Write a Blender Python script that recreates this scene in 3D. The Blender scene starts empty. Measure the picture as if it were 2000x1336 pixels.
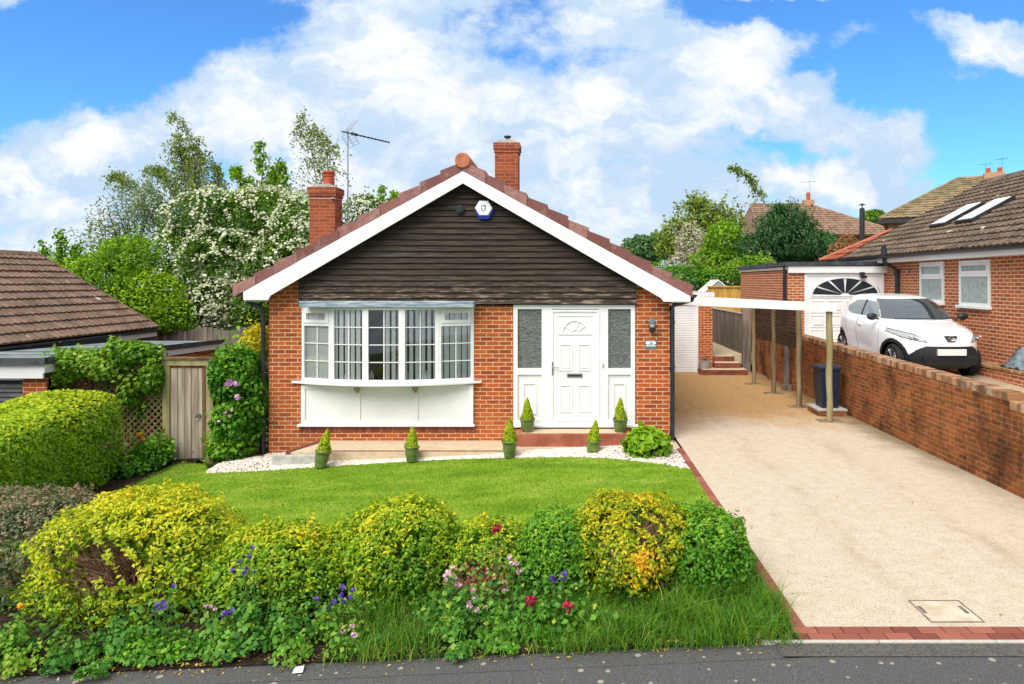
import bpy, math, numpy as np
from mathutils import Vector, Matrix
R = math.radians
sc = bpy.context.scene
COL = sc.collection
rs = np.random.RandomState(11)

# ------------------------------------------------------------------ camera
EYE = 2.79; FPX = 1333.0; PX, PY = 1110.0, 550.0
cd = bpy.data.cameras.new('camera'); cam = bpy.data.objects.new('camera', cd); COL.objects.link(cam)
cd.sensor_width = 36; cd.lens = 24; cd.shift_x = -0.055; cd.shift_y = -0.059
cd.clip_start = 0.1; cd.clip_end = 2000
cam.location = (0, 0, EYE); cam.rotation_euler = (R(90), 0, 0)
sc.camera = cam
sc.view_settings.view_transform = 'Standard'; sc.view_settings.look = 'None'
sc.view_settings.exposure = 1.05; sc.view_settings.gamma = 1
SUN_DIR = Vector((-0.42, -0.72, 0.95)).normalized()
SUN_STRENGTH = 2.3; SUN_ANGLE = 48
SKY = 0.1


class NT:
    def __init__(s, tree):
        s.t = tree; s.n = tree.nodes; s.l = tree.links

    def put(s, sock, v):
        if isinstance(v, bpy.types.NodeSocket): s.l.new(v, sock)
        elif v is not None:
            if sock.type == 'RGBA' and hasattr(v, '__len__') and len(v) == 3: v = (*v, 1)
            sock.default_value = v

    def add(s, kind, **kw):
        nd = s.n.new(kind)
        for k, v in kw.items(): setattr(nd, k, v)
        return nd

    def m(s, op, a, b=None, c=None, clamp=False):
        nd = s.add('ShaderNodeMath', operation=op, use_clamp=clamp)
        for i, v in enumerate((a, b, c)): s.put(nd.inputs[i], v)
        return nd.outputs[0]

    def vm(s, op, a, b=None, out=0):
        nd = s.add('ShaderNodeVectorMath', operation=op)
        s.put(nd.inputs[0], a); s.put(nd.inputs[1], b)
        return nd.outputs[out]

    def mix(s, f, a, b, blend='MIX'):
        nd = s.add('ShaderNodeMix', data_type='RGBA', blend_type=blend)
        s.put(nd.inputs[0], f); s.put(nd.inputs[6], a); s.put(nd.inputs[7], b)
        return nd.outputs[2]

    def ramp(s, f, stops, interp='LINEAR'):
        nd = s.add('ShaderNodeValToRGB'); cr = nd.color_ramp; cr.interpolation = interp
        while len(cr.elements) < len(stops): cr.elements.new(0.5)
        for e, (p, c) in zip(cr.elements, stops):
            e.position = p; e.color = (*c, 1) if len(c) == 3 else c
        s.put(nd.inputs[0], f)
        return nd.outputs[0]

    def noise(s, vec, scale, detail=3, rough=0.55):
        nd = s.add('ShaderNodeTexNoise'); s.put(nd.inputs['Vector'], vec)
        nd.inputs['Scale'].default_value = scale; nd.inputs['Detail'].default_value = detail
        nd.inputs['Roughness'].default_value = rough
        return nd.outputs[0]

    def step(s, x, lo, hi):
        nd = s.add('ShaderNodeMapRange', interpolation_type='SMOOTHSTEP')
        s.put(nd.inputs[0], x); s.put(nd.inputs[1], lo); s.put(nd.inputs[2], hi)
        return nd.outputs[0]

    def xyz(s, v):
        nd = s.add('ShaderNodeSeparateXYZ'); s.put(nd.inputs[0], v); return nd.outputs

    def comb(s, x, y, z):
        nd = s.add('ShaderNodeCombineXYZ')
        for i, v in enumerate((x, y, z)): s.put(nd.inputs[i], v)
        return nd.outputs[0]

    def scale(s, v, sx, sy, sz):
        return s.vm('MULTIPLY', v, (sx, sy, sz))

    def obj(s):
        return s.add('ShaderNodeTexCoord').outputs['Object']

    def bump(s, h, strength=0.3, dist=0.01):
        nd = s.add('ShaderNodeBump'); s.put(nd.inputs['Height'], h)
        nd.inputs['Strength'].default_value = strength; nd.inputs['Distance'].default_value = dist
        return nd.outputs[0]


# ------------------------------------------------------------------ sky with cumulus clouds
W = bpy.data.worlds.new('World'); sc.world = W; W.use_nodes = True
g = NT(W.node_tree); g.n.clear()
outw = g.add('ShaderNodeOutputWorld'); bg = g.add('ShaderNodeBackground')
g.l.new(bg.outputs[0], outw.inputs[0]); bg.inputs[1].default_value = SKY
sky = g.add('ShaderNodeTexSky', sky_type='NISHITA'); sky.sun_disc = False
sky.sun_elevation = math.asin(SUN_DIR.z); sky.sun_rotation = math.atan2(SUN_DIR.x, SUN_DIR.y)
sky.altitude = 50; sky.air_density = 1.0; sky.dust_density = 0.4; sky.ozone_density = 2.0
D = g.add('ShaderNodeTexCoord').outputs['Generated']
dx, dy, dz = g.xyz(D)
fwd = g.m('MAXIMUM', dy, 0.08)
u = g.m('DIVIDE', dx, fwd); v = g.m('DIVIDE', dz, fwd)
uv = g.comb(u, v, 0.0)
warp = g.add('ShaderNodeTexNoise'); g.put(warp.inputs['Vector'], uv); warp.inputs['Scale'].default_value = 5.5
warp.inputs['Detail'].default_value = 6; warp.inputs['Roughness'].default_value = 0.6
wv = g.vm('MULTIPLY', g.vm('SUBTRACT', warp.outputs['Color'], (0.5, 0.5, 0.5)), (0.22, 0.17, 0))
uvw = g.vm('ADD', uv, wv)
# open blue gaps: centre (u, v), half sizes, weight
GAPS = [(-.72, .335, .19, .075, 1.05), (-.88, .25, .10, .045, 0.65), (-.55, .40, .2, .06, 0.7),
        (.645, .215, .125, .08, 1.15), (.47, .30, .075, .06, .9), (.64, .40, .22, .03, 0.85), (.30, .41, .16, .028, .75),
        (.36, .345, .05, .03, .55), (-.12, .385, .13, .05, .40), (.33, .195, .10, .022, .45), (.0, .33, .12, .03, .30), (-.45, .17, .14, .03, .30),
        (-.75, .10, .25, .05, .26), (.1, .16, .16, .035, .28), (.30, .10, .3, .04, .2), (.68, .12, .14, .05, .5)]
acc = None
for (a, b, ra, rb, w) in GAPS:
    q = g.vm('DIVIDE', g.vm('SUBTRACT', uvw, (a, b, 0)), (ra, rb, 1))
    e = g.m('MULTIPLY', g.m('EXPONENT', g.m('MULTIPLY', g.vm('DOT_PRODUCT', q, q, 1), -1.0)), w)
    acc = e if acc is None else g.m('ADD', acc, e)
n1 = g.noise(g.scale(uv, 1, 1.5, 1), 4.6, 10, 0.66)
dens = g.m('SUBTRACT', g.m('ADD', 0.72, g.m('MULTIPLY', g.m('SUBTRACT', n1, 0.5), 1.45)), acc)
mask = g.step(dens, 0.20, 0.50)
n2 = g.noise(g.scale(uvw, 1, 1.7, 1), 6.0, 7, 0.6)
shade = g.step(g.m('ADD', n2, g.m('MULTIPLY', g.m('SUBTRACT', dens, 0.7), 0.35)), 0.36, 0.62)
CL = 1.0 / SKY
cloud = g.mix(shade, tuple(c * CL for c in (0.275, 0.36, 0.465)), tuple(c * CL for c in (0.485, 0.495, 0.50)))
blue = g.mix(1.0, sky.outputs[0], (0.36, 0.72, 1.08), 'MULTIPLY')
front = g.step(dy, 0.0, 0.25)                       # behind the camera: broken thin cloud everywhere
backmask = g.step(g.noise(D, 2.0, 5, .6), 0.22, 0.50)
mask2 = g.m('ADD', g.m('MULTIPLY', mask, front), g.m('MULTIPLY', backmask, g.m('SUBTRACT', 1.0, front)))
g.put(bg.inputs[0], g.mix(mask2, blue, cloud))

sd = bpy.data.lights.new('sun', 'SUN'); sun = bpy.data.objects.new('sun', sd); COL.objects.link(sun)
sd.energy = SUN_STRENGTH; sd.angle = R(SUN_ANGLE); sd.color = (1.0, 0.95, 0.87)
sun.rotation_euler = (-SUN_DIR).to_track_quat('-Z', 'Y').to_euler()
sun.location = (-10, -20, 30)


# ------------------------------------------------------------------ materials
def mat(name, rough=0.6, spec=0.4, metal=0.0):
    m = bpy.data.materials.new(name); m.use_nodes = True
    t = NT(m.node_tree); b = t.n['Principled BSDF']
    b.inputs['Roughness'].default_value = rough; b.inputs['Specular IOR Level'].default_value = spec
    b.inputs['Metallic'].default_value = metal
    return m, t, b


def noisy(name, c1, c2, scale=6, rough=0.6, spec=0.3, bump=0.0, bscale=60, metal=0.0, stretch=(1, 1, 1), dist=0.01, lo=.35, hi=.65):
    m, t, b = mat(name, rough, spec, metal)
    o = t.scale(t.obj(), *stretch)
    f = t.step(t.noise(o, scale, 5, .6), lo, hi)
    t.put(b.inputs['Base Color'], t.mix(f, c1, c2))
    if bump: t.put(b.inputs['Normal'], t.bump(t.noise(o, bscale, 4), bump, dist))
    return m


def brick(name, c1, c2, mortar, msize=.007, rough=.85, w=.225, h=.075, stain=None, stain_scale=1.2, stain_lo=.5, stain_hi=.72, bump=.5):
    m, t, b = mat(name, rough, .2)
    o = t.obj(); x, y, z = t.xyz(o)
    nx, ny, nz = t.xyz(t.add('ShaderNodeNewGeometry').outputs['True Normal'])
    sx = t.m('GREATER_THAN', t.m('ABSOLUTE', nx), .7); sz = t.m('GREATER_THAN', t.m('ABSOLUTE', nz), .7)
    uu = t.m('ADD', t.m('MULTIPLY', y, sx), t.m('MULTIPLY', x, t.m('SUBTRACT', 1.0, sx)))
    vv = t.m('ADD', t.m('MULTIPLY', y, sz), t.m('MULTIPLY', z, t.m('SUBTRACT', 1.0, sz)))
    vec = t.comb(uu, vv, 0.0)
    wob = t.m('MULTIPLY', t.m('SUBTRACT', t.noise(o, 9, 2), .5), .012)
    vec = t.vm('ADD', vec, t.comb(wob, wob, 0.0))
    br = t.add('ShaderNodeTexBrick'); t.put(br.inputs['Vector'], vec)
    br.inputs['Scale'].default_value = 1; br.inputs['Mortar Size'].default_value = msize
    br.inputs['Mortar Smooth'].default_value = .15; br.inputs['Brick Width'].default_value = w
    br.inputs['Row Height'].default_value = h; br.inputs['Bias'].default_value = -.1
    t.put(br.inputs['Color1'], c1); t.put(br.inputs['Color2'], c2); t.put(br.inputs['Mortar'], mortar)
    c = br.outputs['Color']
    c = t.mix(t.m('MULTIPLY', t.step(t.noise(o, 24, 4, .7), .35, .7), .35), c, (c1[0] * .55, c1[1] * .5, c1[2] * .5))
    c = t.mix(t.m('MULTIPLY', t.step(t.noise(o, 1.1, 3), .45, .7), .25), c, (c1[0] * 1.1, c1[1] * 1.5, c1[2] * 1.9))
    if stain:
        f = t.step(t.noise(t.scale(o, 1, 1, .55), stain_scale, 7, .68), stain_lo, stain_hi)
        c = t.mix(t.m('MULTIPLY', f, .9), c, (.20, .19, .17), 'MULTIPLY')
        f2 = t.step(t.noise(t.scale(o, 1, 1, 1.6), 6.5, 5, .75), .50, .68)
        c = t.mix(t.m('MULTIPLY', f2, .75), c, (.36, .34, .30), 'MULTIPLY')
        f3 = t.step(t.noise(o, 3.1, 5, .7), .60, .70)
        c = t.mix(t.m('MULTIPLY', f3, .30), c, (.36, .21, .07))
        f4 = t.step(t.noise(t.scale(o, 1, 1, 2.2), 11, 4, .7), .68, .73)
        c = t.mix(t.m('MULTIPLY', f4, .6), c, (.52, .47, .38))
    t.put(b.inputs['Base Color'], c)
    h_ = t.m('ADD', t.m('MULTIPLY', br.outputs['Fac'], -1.0), t.m('MULTIPLY', t.noise(o, 90, 3), .5))
    t.put(b.inputs['Normal'], t.bump(h_, bump, .006))
    return m


def leafmat(name, stops, trans=.32, rough=.5, nscale=1.3, namp=.35, spec=.25):
    m, t, b = mat(name, rough, spec)
    r = t.add('ShaderNodeAttribute', attribute_name='rnd').outputs['Fac']
    n = t.m('MULTIPLY', t.m('SUBTRACT', t.noise(t.obj(), nscale, 3), .5), namp * 2)
    c = t.ramp(t.m('ADD', r, n, clamp=True), stops)
    t.put(b.inputs['Base Color'], c)
    tr = t.add('ShaderNodeBsdfTranslucent'); t.put(tr.inputs[0], c)
    mx = t.add('ShaderNodeMixShader'); mx.inputs[0].default_value = trans
    t.l.new(b.outputs[0], mx.inputs[1]); t.l.new(tr.outputs[0], mx.inputs[2])
    t.l.new(mx.outputs[0], t.n['Material Output'].inputs[0])
    return m


def glassmat(name, tint=(.86, .9, .88), base=.06):
    m = bpy.data.materials.new(name); m.use_nodes = True
    t = NT(m.node_tree); t.n.clear()
    o = t.add('ShaderNodeOutputMaterial'); tr = t.add('ShaderNodeBsdfTransparent'); t.put(tr.inputs[0], tint)
    gl = t.add('ShaderNodeBsdfGlossy'); gl.inputs['Roughness'].default_value = .02
    fr = t.add('ShaderNodeFresnel'); fr.inputs[0].default_value = 1.5
    mx = t.add('ShaderNodeMixShader'); t.put(mx.inputs[0], t.m('ADD', fr.outputs[0], base))
    t.l.new(tr.outputs[0], mx.inputs[1]); t.l.new(gl.outputs[0], mx.inputs[2]); t.l.new(mx.outputs[0], o.inputs[0])
    return m


M = {}
M['brick'] = brick('house brick', (.47, .108, .024), (.22, .043, .016), (.68, .51, .33), .0062)
M['brick_right'] = brick('neighbour brick', (.46, .125, .04), (.27, .065, .026), (.70, .55, .38), .0085)
M['brick_chimney'] = brick('chimney brick', (.34, .08, .028), (.20, .045, .02), (.36, .25, .18), .0045)
M['brick_wall'] = brick('weathered wall brick', (.37, .108, .026), (.15, .05, .017), (.32, .23, .14), .0066,
                        stain=(.026, .020, .012), stain_scale=1.35, stain_lo=.43, stain_hi=.68)
m, t, b = mat('weathered coping brick', .88, .2)
r = t.add('ShaderNodeAttribute', attribute_name='rnd').outputs['Fac']; o = t.obj()
c = t.ramp(r, [(0, (.20, .10, .045)), (.35, (.33, .155, .07)), (.7, (.38, .22, .12)), (1, (.44, .30, .19))])
c = t.mix(t.m('MULTIPLY', t.step(t.noise(t.scale(o, 1, 1, .6), 4.5, 6, .72), .45, .66), .8), c, (.055, .045, .03))
t.put(b.inputs['Base Color'], c); t.put(b.inputs['Normal'], t.bump(t.noise(o, 70, 4), .5, .008))
M['coping'] = m
M['brick_far'] = brick('pale far brick', (.48, .27, .15), (.36, .18, .10), (.5, .4, .3), .006)
M['white'] = noisy('white plastic', (.72, .72, .715), (.77, .77, .76), 2, .35, .4)
M['white_paint'] = noisy('white painted timber', (.70, .695, .68), (.77, .77, .76), 1.5, .5, .3, .15, 20)
M['black_plastic'] = noisy('black plastic', (.012, .016, .022), (.022, .028, .036), 5, .4, .4)
m, t, b = mat('mauve concrete tile', .8, .25)
r = t.add('ShaderNodeAttribute', attribute_name='rnd').outputs['Fac']; o = t.obj()
c = t.ramp(r, [(0, (.17, .065, .055)), (.5, (.25, .11, .095)), (1, (.34, .175, .155))])
c = t.mix(t.m('MULTIPLY', t.step(t.noise(o, 13, 5, .7), .42, .68), .55), c, (.14, .06, .05))
c = t.mix(t.m('MULTIPLY', t.step(t.noise(o, 5, 4), .55, .7), .35), c, (.42, .28, .24))
t.put(b.inputs['Base Color'], c); t.put(b.inputs['Normal'], t.bump(t.noise(o, 45, 4), .5, .01))
M['tile_mauve'] = m
M['terracotta'] = noisy('terracotta', (.38, .12, .06), (.48, .18, .10), 6, .75, .2, .2, 50)
M['terracotta_red'] = noisy('red clay pot', (.36, .07, .03), (.46, .11, .05), 6, .7, .2)
M['lead'] = noisy('lead', (.30, .36, .42), (.50, .56, .60), 8, .55, .4)
M['metal_dark'] = noisy('dark metal', (.02, .02, .022), (.04, .04, .042), 8, .45, .5, metal=.3)
M['drain_tray'] = noisy('worn drain inset', (.49, .37, .25), (.60, .515, .41), 5, .9, .15, .6, 90)
M['drain_frame'] = noisy('rusty drain frame', (.10, .08, .06), (.20, .17, .13), 9, .7, .3)
M['metal_grey'] = noisy('grey metal', (.22, .23, .25), (.32, .33, .34), 8, .45, .5, metal=.6)
M['chrome'] = noisy('bright metal', (.62, .63, .65), (.72, .73, .74), 8, .18, .6, metal=1.0)
M['concrete'] = noisy('concrete', (.34, .34, .31), (.48, .47, .43), 7, .9, .15, .4, 70)
M['concrete_pale'] = noisy('pale kerb stone', (.40, .37, .32), (.52, .48, .42), 7, .9, .15, .3, 70)
M['soil'] = noisy('soil', (.020, .013, .008), (.055, .036, .022), 9, .95, .1, .9, 40, dist=.03)
M['earth'] = noisy('rough ground', (.035, .06, .014), (.07, .10, .025), 2, .95, .1, .6, 20, dist=.03)
M['wood_post'] = noisy('weathered post', (.13, .095, .05), (.28, .21, .12), 7, .85, .15, .5, 22, stretch=(1, 1, .12))
M['wood_green'] = noisy('green tinged timber', (.20, .19, .07), (.36, .30, .17), 5, .85, .15, .4, 30, stretch=(1, 1, .2))
M['wood_brown'] = noisy('brown stained timber', (.10, .055, .025), (.20, .115, .06), 7, .85, .15, .4, 25, stretch=(1, 1, .15))
M['wood_grey'] = noisy('grey fence timber', (.10, .085, .07), (.24, .20, .165), 8, .9, .1, .5, 30, stretch=(1, 1, .1))
M['wood_new'] = noisy('new orange fence timber', (.42, .22, .045), (.58, .34, .09), 6, .8, .15, .3, 30, stretch=(1, 1, .15))
M['wood_dark'] = noisy('dark stained lattice', (.035, .020, .012), (.075, .045, .026), 7, .85, .15)
M['step_brick'] = noisy('dark red brick step', (.13, .045, .028), (.27, .085, .05), 6, .8, .2, .4, 40)
M['wood_gate'] = noisy('silvered gate boards', (.23, .18, .13), (.48, .405, .32), 9, .85, .15, .5, 30, stretch=(1, 1, .06))
M['bark'] = noisy('bark', (.035, .025, .017), (.09, .07, .05), 8, .95, .1, .8, 25, stretch=(1, 1, .3), dist=.02)
M['birch_bark'] = noisy('pale bark', (.12, .10, .08), (.42, .40, .36), 6, .9, .1, .5, 25)
M['twig'] = noisy('dry twigs', (.16, .085, .05), (.36, .21, .14), 20, .95, .1)
M['room'] = noisy('room wall', (.20, .18, .15), (.23, .21, .18), 1, .9, .1)
M['blind'] = noisy('vertical blind fabric', (.88, .90, .86), (.92, .93, .90), 8, .8, .1)
M['glass'] = glassmat('window glass', (.98, .985, .98), base=.015)
M['car_glass'] = glassmat('car glass', (.30, .34, .34), .07)
M['pot_green'] = noisy('green glazed pot', (.085, .13, .03), (.15, .21, .055), 6, .35, .45)
M['pot_grey'] = noisy('grey pot', (.30, .30, .28), (.40, .40, .37), 6, .6, .3)
M['bin'] = noisy('dark blue bin plastic', (.008, .014, .032), (.014, .024, .05), 4, .45, .4)
M['felt'] = noisy('grey roofing felt', (.14, .17, .18), (.26, .29, .29), 2.2, .8, .3, .3, 90)
M['felt_dark'] = noisy('dark felt edge', (.03, .033, .037), (.07, .075, .08), 5, .7, .3)
def pantile(name, c1, c2, c3, sc_, lichen):
    m, t, b = mat(name, .88, .2)
    o = t.obj()
    c = t.mix(t.step(t.noise(o, sc_, 6, .68), .33, .67), c1, c2)
    c = t.mix(t.m('MULTIPLY', t.step(t.noise(t.scale(o, 1, .6, 1), 14, 4, .7), .45, .7), .5), c, c3)
    vo = t.add('ShaderNodeTexVoronoi'); t.put(vo.inputs['Vector'], o); vo.inputs['Scale'].default_value = 1.5
    h = t.xyz(vo.outputs['Color']); sp = t.m('SUBTRACT', t.m('MULTIPLY', h[0], lichen), t.m('ADD', vo.outputs['Distance'], t.m('MULTIPLY', t.noise(o, 18, 3), .12)))
    c = t.mix(t.m('MULTIPLY', t.step(sp, 0, .05), .85), c, (.55, .50, .42))
    t.put(b.inputs['Base Color'], c); t.put(b.inputs['Normal'], t.bump(t.noise(o, 60, 4), .4, .01))
    return m
M['roof_left'] = pantile('brown pantile', (.13, .08, .055), (.245, .16, .11), (.09, .06, .042), 2.8, .22)
M['roof_right'] = pantile('weathered pantile', (.06, .042, .031), (.165, .115, .08), (.27, .19, .13), 1.9, .20)
M['roof_red'] = noisy('red tile', (.24, .055, .03), (.33, .09, .05), 3, .8, .2, .3, 50)
M['roof_far'] = noisy('far mottled tile', (.15, .12, .06), (.30, .22, .12), 2.2, .85, .2, .4, 30)
M['roof_far_brown'] = noisy('far brown tile', (.20, .12, .08), (.30, .19, .13), 2.2, .85, .2, .4, 30)
M['quarry'] = noisy('red quarry tile', (.27, .075, .042), (.40, .135, .085), 3, .6, .3, .2, 50)
M['slab'] = noisy('buff resin paving', (.52, .40, .26), (.60, .48, .33), 12, .9, .15, .5, 130)
M['petal_white'] = noisy('white petals', (.72, .72, .56), (.82, .82, .70), 8, .6, .2)
M['petal_pink'] = noisy('pink petals', (.68, .30, .46), (.80, .52, .62), 30, .6, .2)
M['petal_mauve'] = noisy('mauve petals', (.55, .20, .52), (.72, .45, .68), 30, .6, .2)
M['petal_purple'] = noisy('violet petals', (.13, .045, .42), (.22, .09, .55), 30, .6, .2)
M['petal_crimson'] = noisy('crimson petals', (.42, .012, .055), (.58, .03, .10), 30, .6, .2)
M['petal_orange'] = noisy('orange petals', (.75, .33, .01), (.85, .48, .02), 30, .6, .2)
M['stem'] = noisy('green stem', (.06, .13, .02), (.10, .19, .04), 9, .6, .3)
M['blue_plastic'] = noisy('blue plastic', (.004, .01, .30), (.006, .02, .42), 4, .25, .5)
M['slate_blue'] = noisy('slate blue sign', (.06, .14, .20), (.10, .19, .26), 30, .5, .4)
M['tarp'] = noisy('blue grey plastic sheet', (.07, .11, .13), (.28, .33, .35), 4, .4, .4, .8, 9, dist=.05)
M['obscured'] = noisy('pale obscured glass', (.26, .33, .32), (.36, .43, .42), 12, .12, .5, .15, 60)

# textured dark glass of the sidelights
m, t, b = mat('rippled obscure glass', .12, .6)
o = t.scale(t.obj(), 1, 1, 2.6)
f = t.noise(o, 16, 5, .7)
t.put(b.inputs['Base Color'], t.ramp(f, [(.36, (.05, .058, .052)), (.55, (.115, .128, .115)), (.72, (.19, .20, .18))]))
t.put(b.inputs['Normal'], t.bump(f, .8, .03))
M['ripple'] = m

# dark cladding, weathered towards pale bare wood where the paint has peeled
m, t, b = mat('dark stained cladding', .75, .2)
o = t.obj(); x, y, z = t.xyz(o)
st = t.noise(t.scale(o, .55, 1, 9), 5, 6, .65)
c = t.ramp(st, [(.3, (.014, .011, .009)), (.5, (.042, .030, .021)), (.68, (.085, .062, .044))])
bl = t.step(t.noise(t.scale(o, .35, 1, 4.0), 2.2, 4, .6), .58, .72)
c = t.mix(t.m('MULTIPLY', bl, .55), c, (.075, .085, .10))
patch = t.m('MULTIPLY', t.step(t.noise(t.scale(o, .9, 1, 8), 4.5, 6, .7), .50, .64), t.step(z, 3.0, 2.42))
c = t.mix(t.m('MULTIPLY', patch, .85), c, (.30, .225, .165))
t.put(b.inputs['Base Color'], c)
t.put(b.inputs['Normal'], t.bump(t.noise(t.scale(o, .4, 1, 12), 10, 5), .5, .01))
M['cladding'] = m
M['lead_strip'] = noisy('weathered grey blue board', (.13, .18, .24), (.44, .48, .52), 5, .7, .3, .5, 20, stretch=(.5, 1, 6))

# resin bound driveway, browner towards the carport end
m, t, b = mat('resin bound gravel', .92, .15)
o = t.obj(); x, y, z = t.xyz(o)
sp = t.m('ADD', t.m('MULTIPLY', t.noise(t.scale(o, 1, .8, 1), 48, 4, .8), .75), t.m('MULTIPLY', t.noise(o, 7, 4, .7), .25))
c = t.ramp(sp, [(.34, (.27, .19, .115)), (.45, (.48, .385, .28)), (.56, (.575, .48, .37)), (.68, (.67, .60, .51))])
big = t.noise(o, .9, 5, .6)
c = t.mix(t.m('MULTIPLY', t.step(big, .5, .75), .22), c, (.40, .30, .19))
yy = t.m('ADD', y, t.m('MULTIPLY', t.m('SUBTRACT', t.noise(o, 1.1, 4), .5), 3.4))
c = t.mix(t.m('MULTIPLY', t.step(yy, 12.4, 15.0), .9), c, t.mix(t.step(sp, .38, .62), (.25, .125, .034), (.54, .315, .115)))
moss = t.m('MULTIPLY', t.step(t.m('ADD', x, t.m('MULTIPLY', t.m('SUBTRACT', t.noise(o, 1.5, 4), .5), .9)), 5.15, 5.85), t.step(y, 6.5, 12.0))
c = t.mix(t.m('MULTIPLY', moss, .75), c, (.11, .085, .035))
trk = t.m('ADD', t.m('EXPONENT', t.m('MULTIPLY', t.m('POWER', t.m('DIVIDE', t.m('SUBTRACT', x, 3.05), .20), 2.0), -1.0)), t.m('EXPONENT', t.m('MULTIPLY', t.m('POWER', t.m('DIVIDE', t.m('SUBTRACT', x, 4.45), .20), 2.0), -1.0)))
c = t.mix(t.m('MULTIPLY', t.m('MULTIPLY', trk, t.step(t.noise(t.scale(o, 1, .35, 1), 2.6, 5, .65), .40, .66)), .30), c, (.27, .19, .12))
spot = t.step(t.noise(o, 2.3, 4, .6), .64, .73)
c = t.mix(t.m('MULTIPLY', spot, .3), c, (.20, .16, .11))
t.put(b.inputs['Base Color'], c)
t.put(b.inputs['Normal'], t.bump(sp, .7, .01))
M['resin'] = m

# tarmac pavement with pale gum and lichen spots
m, t, b = mat('tarmac', .85, .25)
o = t.obj()
sp = t.noise(o, 110, 3, .8)
c = t.ramp(sp, [(.3, (.032, .031, .030)), (.55, (.105, .100, .097)), (.72, (.25, .24, .23))])
c = t.mix(t.m('MULTIPLY', t.step(t.noise(o, 1.6, 5), .45, .7), .35), c, (.085, .082, .08))
vo = t.add('ShaderNodeTexVoronoi'); t.put(vo.inputs['Vector'], t.vm('ADD', o, t.vm('MULTIPLY', t.add('ShaderNodeTexNoise').outputs['Color'], (.01, .01, 0))))
vo.voronoi_dimensions = '2D'; vo.inputs['Scale'].default_value = 6.5
hs = t.xyz(vo.outputs['Color'])
rad = t.m('MULTIPLY', t.m('GREATER_THAN', hs[0], .45), t.m('MULTIPLY', hs[1], .17))
spots = t.step(t.m('SUBTRACT', rad, vo.outputs['Distance']), -.01, .03)
c = t.mix(t.m('MULTIPLY', spots, .75), c, (.42, .37, .29))
t.put(b.inputs['Base Color'], c); t.put(b.inputs['Normal'], t.bump(sp, .8, .008))
M['tarmac'] = m
M['tarmac_patch'] = noisy('grey tarmac patch', (.065, .06, .054), (.14, .128, .112), 60, .9, .2, .7, 120)

# block paving
m, t, b = mat('red clay blocks', .8, .25)
r = t.add('ShaderNodeAttribute', attribute_name='rnd').outputs['Fac']
c = t.ramp(r, [(0, (.17, .048, .032)), (.5, (.25, .078, .05)), (1, (.33, .115, .075))])
c = t.mix(t.m('MULTIPLY', t.step(t.noise(t.obj(), 40, 4, .7), .4, .7), .3), c, (.22, .07, .05))
t.put(b.inputs['Base Color'], c); t.put(b.inputs['Normal'], t.bump(t.noise(t.obj(), 80, 3), .3, .006))
M['blocks'] = m

# raised neighbour paving
m, t, b = mat('pale block paving', .9, .15)
o = t.obj(); br = t.add('ShaderNodeTexBrick'); t.put(br.inputs['Vector'], o)
br.inputs['Scale'].default_value = 1; br.inputs['Brick Width'].default_value = .2; br.inputs['Row Height'].default_value = .1
br.inputs['Mortar Size'].default_value = .004
t.put(br.inputs['Color1'], (.52, .40, .29)); t.put(br.inputs['Color2'], (.40, .30, .21)); t.put(br.inputs['Mortar'], (.16, .12, .08))
t.put(b.inputs['Base Color'], t.mix(t.m('MULTIPLY', t.noise(o, 3, 4), .3), br.outputs['Color'], (.3, .23, .16)))
M['paving'] = m

# lawn
m, t, b = mat('mown lawn', .9, .1)
o = t.obj(); n = t.noise(t.scale(o, .6, 1.4, 1), 1.6, 6, .65)
t.put(b.inputs['Base Color'], t.ramp(n, [(.3, (.09, .19, .008)), (.5, (.18, .31, .016)), (.7, (.33, .41, .06))]))
t.put(b.inputs['Normal'], t.bump(t.noise(o, 60, 4, .7), .8, .02))
M['lawn'] = m
M['grass_blade'] = leafmat('lawn blades', [(0, (.065, .16, .006)), (.4, (.175, .32, .014)), (.75, (.32, .45, .035)), (1, (.48, .52, .12))], .25, nscale=1.8, namp=.55)
M['grass_long'] = leafmat('long verge grass', [(0, (.025, .10, .006)), (.5, (.085, .24, .014)), (.85, (.19, .34, .02)), (1, (.40, .42, .10))], .3, nscale=2.5, namp=.3)

M['lf_gold'] = leafmat('golden privet leaves', [(0, (.05, .15, .006)), (.25, (.20, .34, .010)), (.55, (.46, .53, .014)), (.85, (.68, .63, .018)), (1, (.76, .56, .02))], .3, namp=.42, nscale=2.2)
M['lf_goldgreen'] = leafmat('gold and green privet leaves', [(0, (.03, .12, .006)), (.35, (.12, .28, .010)), (.62, (.32, .46, .014)), (.85, (.60, .60, .018)), (1, (.72, .54, .02))], .3, namp=.5, nscale=2.6)
M['lf_amber'] = leafmat('amber spotted leaves', [(0, (.03, .11, .006)), (.32, (.14, .25, .010)), (.58, (.40, .44, .012)), (.84, (.68, .56, .016)), (1, (.74, .40, .014))], .3, namp=.5, nscale=3)
M['lf_green'] = leafmat('green privet leaves', [(0, (.025, .11, .008)), (.5, (.085, .26, .014)), (.85, (.20, .41, .02)), (1, (.38, .50, .03))], .28, namp=.35, nscale=2)
M['lf_hedge'] = leafmat('clipped hedge leaves', [(0, (.06, .16, .006)), (.4, (.175, .355, .012)), (.75, (.35, .51, .016)), (1, (.53, .60, .02))], .3, namp=.35, nscale=1.5)
M['lf_dusky'] = leafmat('dusky green and bronze leaves', [(0, (.03, .07, .025)), (.4, (.10, .15, .06)), (.7, (.23, .20, .10)), (1, (.36, .18, .13))], .2, namp=.4, nscale=2)
M['lf_climber'] = leafmat('climber leaves', [(0, (.035, .12, .01)), (.45, (.13, .30, .016)), (.8, (.29, .45, .03)), (1, (.46, .52, .10))], .3, namp=.35, nscale=2)
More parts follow.
